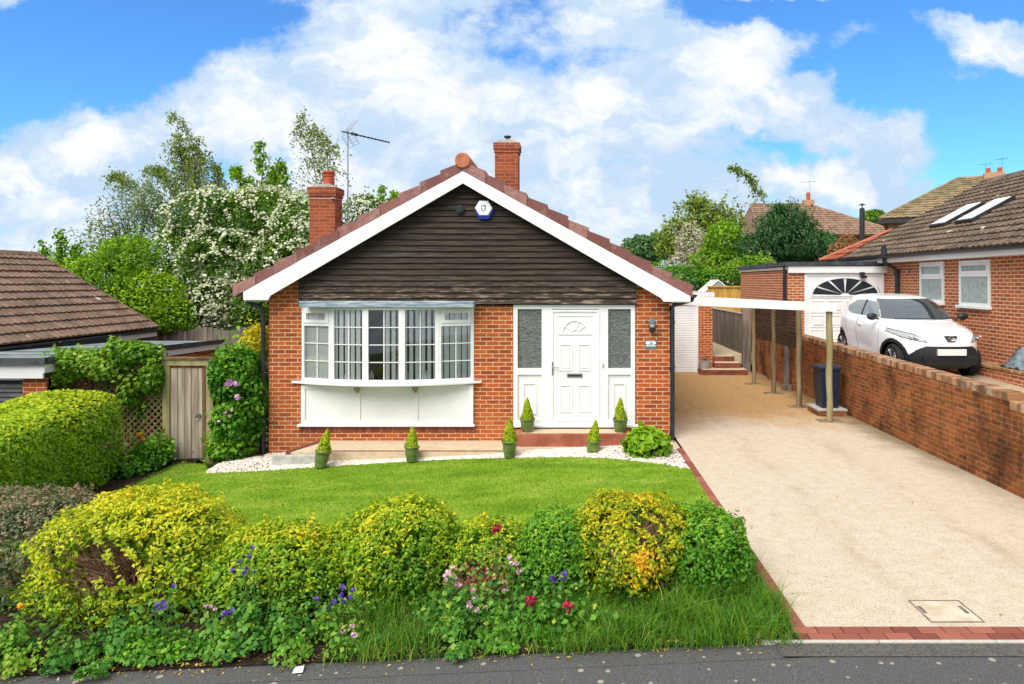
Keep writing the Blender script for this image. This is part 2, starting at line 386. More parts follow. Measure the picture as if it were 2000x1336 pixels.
M['lf_ground'] = leafmat('ground cover leaves', [(0, (.02, .09, .010)), (.4, (.065, .22, .022)), (.75, (.17, .36, .035)), (1, (.46, .48, .05))], .3, namp=.3, nscale=3)
M['lf_dark'] = leafmat('dark conifer sprays', [(0, (.010, .042, .012)), (.5, (.028, .095, .022)), (1, (.075, .19, .045))], .12, namp=.3, nscale=1)
M['lf_tree'] = leafmat('tree leaves', [(0, (.03, .09, .006)), (.45, (.095, .21, .010)), (.8, (.21, .36, .015)), (1, (.34, .46, .03))], .3, namp=.35, nscale=.5)
M['lf_lime'] = leafmat('lime green leaves', [(0, (.06, .16, .006)), (.5, (.19, .38, .010)), (1, (.38, .55, .02))], .32, namp=.35, nscale=.6)
M['lf_olive'] = leafmat('grey green leaves', [(0, (.10, .14, .05)), (.5, (.20, .27, .10)), (1, (.33, .40, .17))], .3, namp=.3, nscale=.6)
M['lf_birch'] = leafmat('birch leaves', [(0, (.08, .13, .012)), (.5, (.20, .29, .03)), (1, (.38, .44, .07))], .3, namp=.3, nscale=.7)
M['lf_far'] = leafmat('far tree leaves', [(0, (.03, .10, .026)), (.5, (.085, .20, .045)), (1, (.17, .30, .06))], .25, namp=.3, nscale=.3)
M['lf_conifer'] = leafmat('lime dwarf conifer', [(0, (.14, .28, .006)), (.5, (.38, .52, .010)), (1, (.62, .62, .02))], .3, namp=.25, nscale=8)
M['lf_blossom'] = leafmat('creamy blossom', [(0, (.36, .40, .20)), (.5, (.56, .58, .37)), (1, (.76, .76, .60))], .2, namp=.2, nscale=1)
M['lf_cream'] = leafmat('faded cream blossom', [(0, (.30, .30, .17)), (.5, (.46, .43, .29)), (1, (.58, .54, .40))], .2, namp=.2, nscale=1)
M['lf_litter'] = leafmat('fallen leaves', [(0, (.16, .075, .035)), (.4, (.32, .20, .06)), (.7, (.50, .42, .08)), (1, (.55, .44, .33))], .1, namp=.2, nscale=3)
M['lf_brown'] = leafmat('withered leaves', [(0, (.16, .07, .03)), (.5, (.36, .16, .06)), (1, (.55, .30, .15))], .2, namp=.2, nscale=3)
M['pebble'] = leafmat('pink white pebbles', [(0, (.48, .36, .29)), (.4, (.64, .53, .45)), (.75, (.74, .66, .58)), (1, (.80, .77, .72))], 0, .8, namp=.2, nscale=2)


# ------------------------------------------------------------------ mesh helpers
def at(px, py, Y):
    """the point of the place seen at a photograph position, Y metres in front of the camera"""
    return Vector(((px - PX) * Y / FPX, Y, EYE - (py - PY) * Y / FPX))


def G(x):
    """garden ground height: level at the driveway, falling gently to the left"""
    return -0.045 * np.clip(1.75 - x, 0, 9.0)


def ground_at(px, py):
    Y = 8.0
    for _ in range(40):
        x = (px - PX) * Y / FPX
        Y = .5 * Y + .5 * (EYE - float(G(x))) * FPX / (py - PY)
    return (px - PX) * Y / FPX, Y


def fast(name, V, F, mt, parent=None, smooth=False, rnd=None, world=True):
    """F: (m,k) array of equal sided faces"""
    V = np.asarray(V, dtype=np.float32).reshape(-1, 3); F = np.asarray(F, dtype=np.int32)
    me = bpy.data.meshes.new(name); k = F.shape[1]
    me.vertices.add(len(V)); me.vertices.foreach_set('co', V.ravel())
    me.loops.add(F.size); me.loops.foreach_set('vertex_index', F.ravel())
    me.polygons.add(len(F)); me.polygons.foreach_set('loop_start', np.arange(0, F.size, k, dtype=np.int32))
    me.update(calc_edges=True)
    if smooth: me.polygons.foreach_set('use_smooth', np.ones(len(F), dtype=bool))
    if rnd is not None:
        a = me.attributes.new('rnd', 'FLOAT', 'FACE'); a.data.foreach_set('value', np.asarray(rnd, dtype=np.float32))
    return link(name, me, mt, parent, world)


def link(name, me, mt, parent=None, world=True):
    if mt is not None: me.materials.append(M[mt] if isinstance(mt, str) else mt)
    o = bpy.data.objects.new(name, me); COL.objects.link(o)
    if parent is not None:
        o.parent = parent
        if world:
            q = parent; inv = Vector((0, 0, 0))
            while q is not None:
                if q.type == 'EMPTY': inv = inv + q.location
                q = q.parent
            o.matrix_parent_inverse = Matrix.Translation(-inv) if parent.type == 'EMPTY' else Matrix()
    return o


class MB:
    def __init__(s): s.v = []; s.f = []; s.r = []

    def poly(s, pts, faces, r=0.5):
        n = len(s.v); s.v += [tuple(p) for p in pts]; s.f += [tuple(i + n for i in f) for f in faces]; s.r += [r] * len(faces)
        return s

    def box(s, x0, x1, y0, y1, z0, z1, r=0.5):
        return s.poly([(x0, y0, z0), (x1, y0, z0), (x1, y1, z0), (x0, y1, z0), (x0, y0, z1), (x1, y0, z1), (x1, y1, z1), (x0, y1, z1)],
                      [(0, 3, 2, 1), (4, 5, 6, 7), (0, 1, 5, 4), (1, 2, 6, 5), (2, 3, 7, 6), (3, 0, 4, 7)], r)

    def hexa(s, p, r=0.5):
        """eight corners: bottom four counter-clockwise, top four"""
        return s.poly(p, [(0, 3, 2, 1), (4, 5, 6, 7), (0, 1, 5, 4), (1, 2, 6, 5), (2, 3, 7, 6), (3, 0, 4, 7)], r)

    def bbox(s, x0, x1, y0, y1, z0, z1, c=.01, r=.5):
        """box with chamfered vertical and top edges"""
        P = []
        for (z, e) in ((z0, 0), (z1 - c, 0), (z1, c)):
            a0, a1, b0, b1 = x0 + e, x1 - e, y0 + e, y1 - e
            P += [(a0 + c, b0, z), (a1 - c, b0, z), (a1, b0 + c, z), (a1, b1 - c, z), (a1 - c, b1, z), (a0 + c, b1, z), (a0, b1 - c, z), (a0, b0 + c, z)]
        F = [tuple(range(7, -1, -1)), tuple(range(16, 24))]
        for k in (0, 8):
            for i in range(8): F.append((k + i, k + (i + 1) % 8, k + 8 + (i + 1) % 8, k + 8 + i))
        return s.poly(P, F, r)

    def prism(s, poly, y0, y1, r=0.5):
        """polygon in x,z extruded along y"""
        n = len(poly)
        P = [(x, y0, z) for x, z in poly] + [(x, y1, z) for x, z in poly]
        F = [tuple(range(n)), tuple(range(2 * n - 1, n - 1, -1))] + [(i, n + i, n + (i + 1) % n, (i + 1) % n) for i in range(n)]
        return s.poly(P, F, r)

    def slab(s, poly, z0, z1, r=0.5):
        """polygon in x,y extruded along z"""
        n = len(poly)
        P = [(x, y, z0) for x, y in poly] + [(x, y, z1) for x, y in poly]
        F = [tuple(range(n - 1, -1, -1)), tuple(range(n, 2 * n))] + [(i, (i + 1) % n, n + (i + 1) % n, n + i) for i in range(n)]
        return s.poly(P, F, r)

    def tube(s, pts, r, n=8, cap=True):
        pts = [Vector(p) for p in pts]
        rr = r if hasattr(r, '__len__') else [r] * len(pts)
        base = len(s.v); up = None
        for i, p in enumerate(pts):
            d = (pts[min(i + 1, len(pts) - 1)] - pts[max(i - 1, 0)]).normalized()
            if up is None:
                up = Vector((0, 0, 1)) if abs(d.z) < .9 else Vector((0, 1, 0))
            a = d.cross(up)
            if a.length < 1e-4: a = d.cross(Vector((1, 0, .1)))
            a.normalize(); b = a.cross(d)
            up = b
            for k in range(n):
                t = 2 * math.pi * k / n
                s.v.append(tuple(p + (a * math.cos(t) + b * math.sin(t)) * rr[i]))
        for i in range(len(pts) - 1):
            for k in range(n):
                A = base + i * n + k; B = base + i * n + (k + 1) % n
                s.f.append((A, B, B + n, A + n)); s.r.append(.5)
        if cap:
            s.f.append(tuple(base + k for k in range(n - 1, -1, -1))); s.r.append(.5)
            e = base + (len(pts) - 1) * n
            s.f.append(tuple(e + k for k in range(n))); s.r.append(.5)
        return s

    def lathe(s, prof, c=(0, 0, 0), n=24, axis='z'):
        base = len(s.v)
        for (rad, h) in prof:
            for k in range(n):
                t = 2 * math.pi * k / n
                a, b = rad * math.cos(t), rad * math.sin(t)
                p = (a, b, h) if axis == 'z' else ((h, a, b) if axis == 'x' else (a, h, b))
                s.v.append((c[0] + p[0], c[1] + p[1], c[2] + p[2]))
        for i in range(len(prof) - 1):
            for k in range(n):
                A = base + i * n + k; B = base + i * n + (k + 1) % n
                q = (A, B, B + n, A + n)
                s.f.append(q if axis != 'y' else q[::-1]); s.r.append(.5)
        return s

    def ell(s, c, r, nu=16, nv=10):
        pr = []
        base = len(s.v)
        for j in range(nv + 1):
            ph = math.pi * j / nv - math.pi / 2
            for k in range(nu):
                t = 2 * math.pi * k / nu
                s.v.append((c[0] + r[0] * math.cos(ph) * math.cos(t), c[1] + r[1] * math.cos(ph) * math.sin(t), c[2] + r[2] * math.sin(ph)))
        for j in range(nv):
            for k in range(nu):
                A = base + j * nu + k; B = base + j * nu + (k + 1) % nu
                s.f.append((A, B, B + nu, A + nu)); s.r.append(.5)
        return s

    def obj(s, name, mt, parent=None, smooth=False, rnd=False, world=True):
        me = bpy.data.meshes.new(name); me.from_pydata(s.v, [], s.f); me.update()
        if smooth:
            me.polygons.foreach_set('use_smooth', np.ones(len(me.polygons), dtype=bool))
            try: me.set_sharp_from_angle(angle=R(38))
            except Exception: pass
        if rnd:
            a = me.attributes.new('rnd', 'FLOAT', 'FACE'); a.data.foreach_set('value', np.array(s.r, dtype=np.float32))
        return link(name, me, mt, parent, world)


def tag(o, label=None, cat=None, group=None, kind=None):
    if label: o['label'] = label
    if cat: o['category'] = cat
    if group: o['group'] = group
    if kind: o['kind'] = kind
    return o


def thing(name, label, cat, loc=(0, 0, 0), group=None):
    o = bpy.data.objects.new(name, None); COL.objects.link(o); o.location = loc; o.empty_display_size = .1
    return tag(o, label, cat, group)


def copy_tree(o, parent=None):
    c = o.copy(); COL.objects.link(c)
    if parent is not None: c.parent = parent
    for ch in list(o.children): copy_tree(ch, c)
    return c


def leaves(name, C, N, size, mt, parent=None, aspect=.55, fold=.12, rnd=None, jit=.5, world=True, droop=None):
    """one small folded face per leaf"""
    n = len(C); C = np.asarray(C); N = np.asarray(N) + rs.normal(0, jit, (n, 3))
    N /= np.linalg.norm(N, axis=1)[:, None] + 1e-9
    T = np.cross(N, rs.normal(0, 1, (n, 3)) if droop is None else droop + rs.normal(0, .35, (n, 3)))
    if droop is not None: T = np.cross(T, N)
    T /= np.linalg.norm(T, axis=1)[:, None] + 1e-9
    B = np.cross(N, T)
    s = (np.ones(n) * size * rs.uniform(.65, 1.3, n))[:, None]
    up = N * s * fold
    V = np.stack([C - T * s * .5, C + B * s * aspect * .5 + up - T * s * .05, C + T * s * .5, C - B * s * aspect * .5 + up - T * s * .05], 1).reshape(-1, 3)
    F = np.arange(4 * n).reshape(n, 4)
    if rnd is None: rnd = np.clip(rs.normal(.5, .2, n), 0, 1)
    return fast(name, V, F, mt, parent, rnd=rnd, world=world)


def lump(d, seed, k=3.0):
    q = np.random.RandomState(seed); out = np.zeros(len(d))
    for i in range(5):
        w = q.normal(0, 1, 3) * k * (1 + .5 * i); out += np.sin(d @ w + q.uniform(0, 6.3)) / (1.3 + i)
    return out / 2.2


def shell(n, c, r, p=2.4, amp=.10, seed=0, zmin=None, depth=.10, k=3.0):
    """points over a lumpy superellipsoid, most of them near its skin"""
    d = rs.normal(0, 1, (n, 3)); d[:, 2] = d[:, 2] * 1.0; d /= np.linalg.norm(d, axis=1)[:, None]
    r = np.asarray(r, float)
    rad = (np.abs(d / r) ** p).sum(1) ** (-1 / p)
    rad *= 1 + amp * lump(d, seed, k)
    f = 1 - np.abs(rs.normal(0, depth, n))
    P = np.asarray(c) + d * (rad * f)[:, None]
    Nn = np.sign(d) * np.abs(d / r) ** (p - 1) / r; Nn /= np.linalg.norm(Nn, axis=1)[:, None]
    if zmin is not None:
        zz = G(P[:, 0]) if zmin == 'G' else zmin
        ok = P[:, 2] > zz + .02; P, Nn, d = P[ok], Nn[ok], d[ok]
    return P, Nn, d


def twigs(name, base, tips, mt, parent, r0=.012, n=4, wig=.06):
    mb = MB()
    for tp in tips:
        b = Vector(base) + Vector((rs.normal(0, .05), rs.normal(0, .05), 0)); tp = Vector(tp)
        mid = b.lerp(tp, .5) + Vector(rs.normal(0, wig, 3))
        mid2 = b.lerp(tp, .8) + Vector(rs.normal(0, wig * .6, 3))
        mb.tube([b, mid, mid2, tp], [r0, r0 * .7, r0 * .45, r0 * .2], n, cap=False)
    return mb.obj(name, mt, parent)


# ------------------------------------------------------------------ ground
xs = [-120, -70, -40, -25, -16, -12, -9.5, -8.5, -7.3, -6, -5, -4, -3, -2, -1, 0, 1, 1.7, 3, 5.90, 6.02, 7, 9, 12, 16, 25, 40, 70, 120]
ys = [-10, 0, 4, 5.3, 6.2, 8, 10, 12, 14, 18, 21.5, 23.5, 26, 32, 45, 70, 110, 180]
def terr(x, y):
    h = float(G(x)) - .09
    if x < -8: h = min(h, -.55 - .25 * min(1, (-8 - x) / 1.5))
    if x > 6.0 and y > 5.5: h = .72
    if y > 22: h = max(h, min(.45, .45 * (y - 22) / 1.6) - .1)
    return h
V = [(x, y, terr(x, y)) for y in ys for x in xs]; nx = len(xs)
F = [(j * nx + i, j * nx + i + 1, (j + 1) * nx + i + 1, (j + 1) * nx + i) for j in range(len(ys) - 1) for i in range(nx - 1)]
tag(fast('ground', V, F, 'earth'), kind='structure')


def sheet(name, fx0, fx1, y0, y1, nx, ny, zf, mt):
    """sheet between two x-borders given as functions of y"""
    V = []
    for j in range(ny + 1):
        y = y0 + (y1 - y0) * j / ny
        a, b = fx0(y), fx1(y)
        for i in range(nx + 1):
            x = a + (b - a) * i / nx; V.append((x, y, zf(x, y)))
    F = [(j * (nx + 1) + i, j * (nx + 1) + i + 1, (j + 1) * (nx + 1) + i + 1, (j + 1) * (nx + 1) + i) for j in range(ny) for i in range(nx)]
    return tag(fast(name, V, F, mt, smooth=True), kind='structure')


sheet('pavement', lambda y: -14, lambda y: 14, -3, 5.105, 56, 6, lambda x, y: float(G(x)) - .016, 'tarmac')
sheet('pavement_strip', lambda y: -14, lambda y: 1.62, 5.09, 5.36, 60, 1, lambda x, y: float(G(x)) - .013, 'tarmac')
sheet('tarmac_patch', lambda y: 1.60, lambda y: 9, 5.10, 5.283, 10, 1, lambda x, y: -.010, 'tarmac_patch')
kb = MB(); x = 1.50
while x < 8:
    kb.bbox(x, x + .906, 5.283, 5.315, -.1, .004, .004); x += .912
tag(kb.obj('kerb_edging', 'concrete_pale'), kind='structure')
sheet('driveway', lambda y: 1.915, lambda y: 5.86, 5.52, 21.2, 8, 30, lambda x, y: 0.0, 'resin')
eb = MB()
for row in range(2):
    x = 1.79 - .1 * (1 - row)
    y = 5.32 + row * .102
    while x < 6.2:
        eb.bbox(x, x + .195, y, y + .094, -.06, .003 + rs.uniform(-.001, .002), .004, rs.uniform(0, 1)); x += .203
tag(eb.obj('driveway_edging', 'blocks', rnd=True), kind='structure')
eb = MB(); y = 5.53
while y < 11.42:
    eb.bbox(1.803, 1.915, y, y + .199, -.06, .004 + rs.uniform(-.001, .002), .004, rs.uniform(0, 1)); y += .211
tag(eb.obj('lawn_edging', 'blocks', rnd=True), kind='structure')
sheet('flower_bed', lambda y: -9, lambda y: 1.80, 5.30, 7.0, 40, 8, lambda x, y: float(G(x)) + .004, 'soil')
sheet('border_bed', lambda y: -9, lambda y: -6.55, 7.0, 12.6, 10, 12, lambda x, y: float(G(x)) + .004, 'soil')

# lawn between the beds, its far border read as ground points
BORD = [ground_at(*q) for q in ((330, 906), (398, 909), (407, 926), (500, 922), (620, 914), (700, 909), (800, 903), (900, 898), (1000, 896), (1100, 894), (1180, 896), (1250, 903), (1300, 910), (1345, 918))]
BX = [b[0] for b in BORD] + [1.81]; BY = [b[1] for b in BORD] + [BORD[-1][1]]
ORD = np.argsort(BX); BX = np.array(BX)[ORD]; BY = np.array(BY)[ORD]
def lawn_far(x): return float(np.interp(x, BX, BY))
def lawn_left(y): return -6.75 - .05 * math.sin(y * 2.1)
V = []; F = []; nX, nY = 90, 30
for i in range(nX + 1):
    x = -7.0 + 8.80 * i / nX; y1 = lawn_far(x) if x > -6.9 else 12.2
    for j in range(nY + 1):
        y = 6.5 + (y1 - 6.5) * j / nY
        V.append((max(x, lawn_left(y)), y, float(G(x)) + .02))
for i in range(nX):
    for j in range(nY):
        a = i * (nY + 1) + j; F.append((a, a + nY + 1, a + nY + 2, a + 1))
tag(fast('lawn', V, F, 'lawn', smooth=True), kind='structure')


def blades(name, X, Y, Z, h, w, mt, lean=.5, rnd=None):
    n = len(X); B = np.stack([X, Y, Z], 1); a = rs.uniform(0, 6.283, n); l = rs.normal(0, lean, (n, 2))
    hh = np.ones(n) * h * rs.uniform(.5, 1.25, n); ww = np.ones(n) * w
    sx, sy = np.cos(a) * ww * .5, np.sin(a) * ww * .5
    t1 = B + np.stack([l[:, 0] * hh * .35, l[:, 1] * hh * .35, hh * .6], 1)
    t2 = B + np.stack([l[:, 0] * hh, l[:, 1] * hh, hh * (1 - .12 * np.abs(l).sum(1))], 1)
    S = np.stack([sx, sy, np.zeros(n)], 1)
    V = np.stack([B - S, B + S, t1 + S * .7, t1 - S * .7, t2 + S * .08, t2 - S * .08], 1).reshape(-1, 3)
    i0 = np.arange(n) * 6
    F = np.concatenate([np.stack([i0, i0 + 1, i0 + 2, i0 + 3], 1), np.stack([i0 + 3, i0 + 2, i0 + 4, i0 + 5], 1)])
    r = np.clip(rs.normal(.5, .2, n), 0, 1) if rnd is None else rnd
    return tag(fast(name, V, F, mt, rnd=np.concatenate([r, r])), kind='stuff')


n = 120000
X = rs.uniform(-6.8, 1.79, n); Y = 6.5 + 5.6 * rs.uniform(0, 1, n)
ok = Y < np.interp(X, BX, BY) + .03; X, Y = X[ok], Y[ok]
tag(blades('lawn_grass', X, Y, G(X) + .015, .030, .007, 'grass_blade', .75), 'short mown green grass of the front lawn', 'grass')
# rough verge between the pavement and the bushes
n = 15000
X = rs.uniform(-1.9, 1.80, n); Y = rs.uniform(5.24, 6.4, n)
keep = (X > -.2) | (rs.uniform(0, 1, n) < np.where((X > -1.75) & (X < -1.0), .55, .22)); X, Y = X[keep], Y[keep]
clump = .5 + .5 * np.sin(X * 7 + np.sin(Y * 9) * 2)
tag(blades('verge_grass', X, Y, G(X), .20 * (.45 + .75 * clump), .007, 'grass_long', .65), 'long uncut grass on the verge below the bushes', 'long grass')

# gravel between the path and the lawn
n = 11000
X = rs.uniform(-5.95, 1.79, n); lo = np.interp(X, BX, BY)
hi = np.where(X < -4.9, 12.15, 11.44); hi = np.where(X < -5.35, 11.95, hi)
Y = lo - .03 + (hi - lo + .03) * rs.uniform(0, 1, n)
ok = ~((X < -5.5) & (Y > 11.75 + (X + 5.9) * .5))
X, Y = X[ok], Y[ok]
s = rs.uniform(.012, .026, len(X))
oc = np.array([(1, 0, 0), (0, 1, 0), (-1, 0, 0), (0, -1, 0), (0, 0, 1), (.7, .7, .55), (-.7, .7, .55), (-.7, -.7, .55), (.7, -.7, .55)], float)
of = np.array([(0, 5, 8), (0, 1, 5), (1, 6, 5), (1, 2, 6), (2, 7, 6), (2, 3, 7), (3, 8, 7), (3, 0, 8), (4, 8, 5), (4, 5, 6), (4, 6, 7), (4, 7, 8)])
th = rs.uniform(0, 6.28, len(X)); c, sn = np.cos(th)[:, None], np.sin(th)[:, None]
el = rs.uniform(.65, 1.4, (len(X), 1))
PXY = np.stack([oc[None, :, 0] * el * c - oc[None, :, 1] * sn, oc[None, :, 0] * el * sn + oc[None, :, 1] * c, np.repeat(oc[None, :, 2] * .75, len(X), 0)], 2) * s[:, None, None]
lo = np.interp(X, BX, BY); zg = G(X) + .022 + .055 * np.clip((Y - lo) / .3, 0, 1) * np.clip((X + 6.2) / 2, 0, 1) * (X < 1)
V = (PXY + np.stack([X, Y, zg], 1)[:, None, :]).reshape(-1, 3)
F = (of[None] + (np.arange(len(X)) * 9)[:, None, None]).reshape(-1, 3)
tag(fast('gravel', V, F, 'pebble', rnd=np.repeat(rs.uniform(0, 1, len(X)), 12)), 'loose pinkish white pebbles along the front path', 'gravel', kind='stuff')
GP = []
for x in np.linspace(-6.0, 1.80, 60):
    y0 = lawn_far(x) - .03; y1 = 12.2 if x < -4.85 else 11.5
    for j in range(5):
        y = y0 + (y1 - y0) * j / 4
        zz = float(G(x)) + .008 + .055 * np.clip((y - lawn_far(x)) / .3, 0, 1) * np.clip((x + 6.2) / 2, 0, 1) * (x < 1)
        GP.append((x, y, zz))
F = [(i * 5 + j, (i + 1) * 5 + j, (i + 1) * 5 + j + 1, i * 5 + j + 1) for i in range(59) for j in range(4)]
tag(fast('gravel_bed', GP, F, 'concrete_pale', smooth=True), kind='structure')

# front path and step
pb = MB(); pb.slab([(-4.62, 11.36), (1.80, 11.36), (1.91, 11.45), (1.91, 12.2), (-4.30, 12.2)], -.5, -.050)
tag(pb.obj('front_path', 'slab'), kind='structure')
eb = MB(); x = -4.0
while x < 1.6:
    eb.bbox(x, x + .205, 11.40, 11.47, -.10, -.046, .003, rs.uniform(0, .5)); x += .21
for k in range(4):
    a = Vector((-4.64, 11.40, 0)).lerp(Vector((-4.33, 12.19, 0)), k / 4); c = Vector((-4.64, 11.40, 0)).lerp(Vector((-4.33, 12.19, 0)), (k + .96) / 4)
    w = Vector((-.10, .04, 0))
    eb.hexa([(a.x, a.y, -.3), (c.x, c.y, -.3), (c.x + w.x, c.y + w.y, -.3), (a.x + w.x, a.y + w.y, -.3), (a.x, a.y, -.046), (c.x, c.y, -.046), (c.x + w.x, c.y + w.y, -.046), (a.x + w.x, a.y + w.y, -.046)], rs.uniform(0, .4))
tag(eb.obj('path_edging', 'blocks', rnd=True), kind='structure')
kb = MB(); kb.bbox(-4.90, -4.02, 11.27, 11.355, -.5, -.085, .008)
tag(kb.obj('concrete_edging_slab', 'concrete'), 'grey concrete edging slab at the left end of the front path', 'edging slab')
st = thing('door_step', 'red tiled step with a buff top below the white front door', 'door step', (0, 11.95, -.05))
sb = MB(); sb.bbox(-.93, 1.06, 11.735, 12.2, -.3, .168, .004); sb.obj('riser', 'quarry', st)
sb = MB(); sb.bbox(-.80, .95, 11.80, 12.19, .12, .174, .003); sb.obj('tread', 'slab', st)


# ------------------------------------------------------------------ the bungalow
YF = 12.2
H = thing('brick_bungalow', 'red brick bungalow with dark boarded gable, white bow window and white front door', 'bungalow', (-1.8, YF, 0))
RX, RZ, SL = -1.84, 4.72, .55
def roofz(x): return RZ - SL * abs(x - RX)
XL, XR = -5.352, 1.811
wb = MB()
def upper(x0, x1, z0, y0=YF, y1=YF + .25):
    """brickwork up to the slope of the roof"""
    wb.prism([(x0, z0), (x1, z0), (x1, roofz(x1) - .02), (x0, roofz(x0) - .02)], y0, y1)
wb.box(XL, -4.76, YF, YF + .25, -.6, 2.40); upper(XL, -4.80, 2.40)
wb.box(-1.69, -.98, YF, YF + .25, -.6, 2.36)
wb.box(1.19, XR, YF, YF + .25, -.6, 2.40); upper(1.205, XR, 2.40)
wb.box(-4.76, -1.69, YF, YF + .25, -.6, .22); wb.box(-.98, 1.19, YF, YF + .25, -.6, .205)
wb.box(XL, XL + .25, YF + .25, 21.0, -.6, 2.5); wb.box(XR - .25, XR, YF + .25, 21.0, -.6, 2.5)
wb.box(XL + .25, XR - .25, 20.75, 21.0, -.6, 2.5)
wb.prism([(XL, 2.5), (XR, 2.5), (XR, roofz(XR) - .02), (RX, RZ - .02), (XL, roofz(XL) - .02)], 20.75, 21.0)
wb.obj('wall', 'brick', H)
ib = MB(); ib.box(XL + .25, XR - .25, 15.6, 15.7, -.1, 2.38); ib.box(XL + .25, XR - .25, YF + .25, 20.7, 2.40, 2.45)
ib.box(XL + .25, XR - .25, YF + .25, 20.7, -.12, -.02); ib.box(-1.45, -1.35, YF + .25, 15.6, -.02, 2.4)
ib.obj('interior_wall', 'room', H)
sb = MB(); x = -4.80
while x < -1.70:
    sb.bbox(x, x + .066, YF - .012, YF + .02, .105, .213, .003, rs.uniform(0, 1)); x += .075
sb.obj('brick_course', 'blocks', H, rnd=True)

# gable boarding
cb = MB(); z = 2.395; k = 0
while z < 4.52:
    z1 = z + .104
    def lim(zz, s): return (max(-4.795, RX - (RZ - .05 - zz) / SL) if s < 0 else min(1.208, RX + (RZ - .05 - zz) / SL))
    a0, a1, b0, b1 = lim(z, -1), lim(z, 1), lim(z1, -1), lim(z1, 1)
    if b1 - b0 < .08: break
    yl, yt = YF - .105, YF - .075
    cb.poly([(a0, yl, z), (a1, yl, z), (b1, yt, z1 - .006), (b0, yt, z1 - .006), (a0, YF + .05, z), (a1, YF + .05, z), (b1, YF + .05, z1 - .006), (b0, YF + .05, z1 - .006)],
            [(0, 1, 2, 3), (4, 7, 6, 5), (0, 4, 5, 1), (3, 2, 6, 7), (0, 3, 7, 4), (1, 5, 6, 2)])
    z = z1
cb.prism([(-4.75, 2.42), (1.17, 2.42), (1.17, roofz(1.17) - .06), (RX, RZ - .08), (-4.75, roofz(-4.75) - .06)], YF - .04, YF + .04)
cb.obj('gable_cladding', 'cladding', H)
lb = MB(); lb.bbox(-4.66, -1.64, 11.80, 12.08, 2.352, 2.448, .008); lb.obj('window_head', 'lead_strip', H)

# roof: one stepped course after another, seen from the front as the verge
rb = MB(); NC = 11; half = 3.98
for s in (-1, 1):
    for i in range(NC):
        d0, d1 = half * i / NC, half * (i + 1) / NC + .03
        xa, xb = RX + s * d0, RX + s * d1
        pa, pb_ = RZ - SL * d0, RZ - SL * d1
        pts = [(xa, pa + .005), (xb, pb_ + .005), (xb, pb_ + .222), (xa, pa + .158)]
        if s < 0: pts = pts[::-1]
        rb.prism(pts[::-1], 11.90 + .014 * (i % 2), 21.2, rs.uniform(0, 1))
roof = rb.obj('roof', 'tile_mauve', H, rnd=True)
kb = MB(); kb.lathe([(0, 11.86), (.125, 11.86), (.135, 11.875), (.135, 21.2), (0, 21.2)], (RX, 0, 4.90), 24, axis='y')
kb.obj('ridge', 'terracotta', roof)
# bargeboards with their boxed ends, soffits
bb = MB(); BB = []
bb.prism([(RX, 4.72), (-5.67, 2.613), (-5.67, 2.47), (-5.24, 2.47), (-5.20, 2.545), (RX, 4.505)], 11.905, 11.945)
bb.prism([(RX, 4.72), (RX, 4.505), (1.62, 2.50), (1.66, 2.44), (2.13, 2.44), (2.13, 2.537)], 11.906, 11.946)
bb.obj('bargeboard', 'white_paint', H)
fb = MB()
fb.prism([(RX, 4.70), (RX, 4.66), (-5.66, 2.56), (-5.66, 2.60)], 11.946, 12.2)
fb.prism([(RX, 4.70), (2.12, 2.52), (2.12, 2.48), (RX, 4.66)], 11.946, 12.2)
fb.box(-5.65, XL, 12.0, 21.0, 2.44, 2.47); fb.box(XR, 2.11, 11.96, 21.0, 2.42, 2.45)
fb.box(-5.67, -5.645, 11.95, 21.0, 2.44, 2.60); fb.box(2.105, 2.13, 11.95, 21.0, 2.42, 2.54)
fb.obj('soffit', 'white_paint', H)
for nm, gx, gz in (('gutter', -5.735, 2.60), ('gutter', 2.195, 2.56)):
    gb = MB(); n = 10
    gb.prism([(gx + .058 * math.cos(math.pi + math.pi * i / n), gz + .06 * math.sin(math.pi + math.pi * i / n)) for i in range(n + 1)], 11.93, 21.1)
    gb.obj(nm, 'black_plastic', H)
db = MB()
db.tube([(-5.735, 12.06, 2.55), (-5.735, 12.06, 2.48), (-5.43, 12.13, 2.30), (-5.425, 12.14, 2.2), (-5.425, 12.14, -.30)], .038, 12)
for z in (.4, 1.2, 2.0): db.lathe([(.046, z), (.046, z + .05)], (-5.425, 12.14, 0), 12)
db.obj('downpipe', 'black_plastic', H, smooth=True)
db = MB()
db.tube([(2.19, 12.04, 2.50), (2.19, 12.04, 2.47), (1.86, 12.09, 2.37), (1.845, 12.09, 2.28), (1.845, 12.09, .05), (1.875, 12.03, .015)], .038, 12)
for z in (.5, 1.25, 2.05): db.lathe([(.046, z), (.046, z + .05)], (1.845, 12.09, 0), 12)
db.obj('downpipe', 'black_plastic', H, smooth=True)
vb = MB(); vb.lathe([(0, YF - .17), (.045, YF - .17), (.05, YF - .155), (.05, YF - .14), (.078, YF - .14), (.082, YF - .125), (.082, YF - .05)], (-1.92, 0, 4.07), 24, axis='y')
vb.obj('round_vent', 'black_plastic', H, smooth=True)

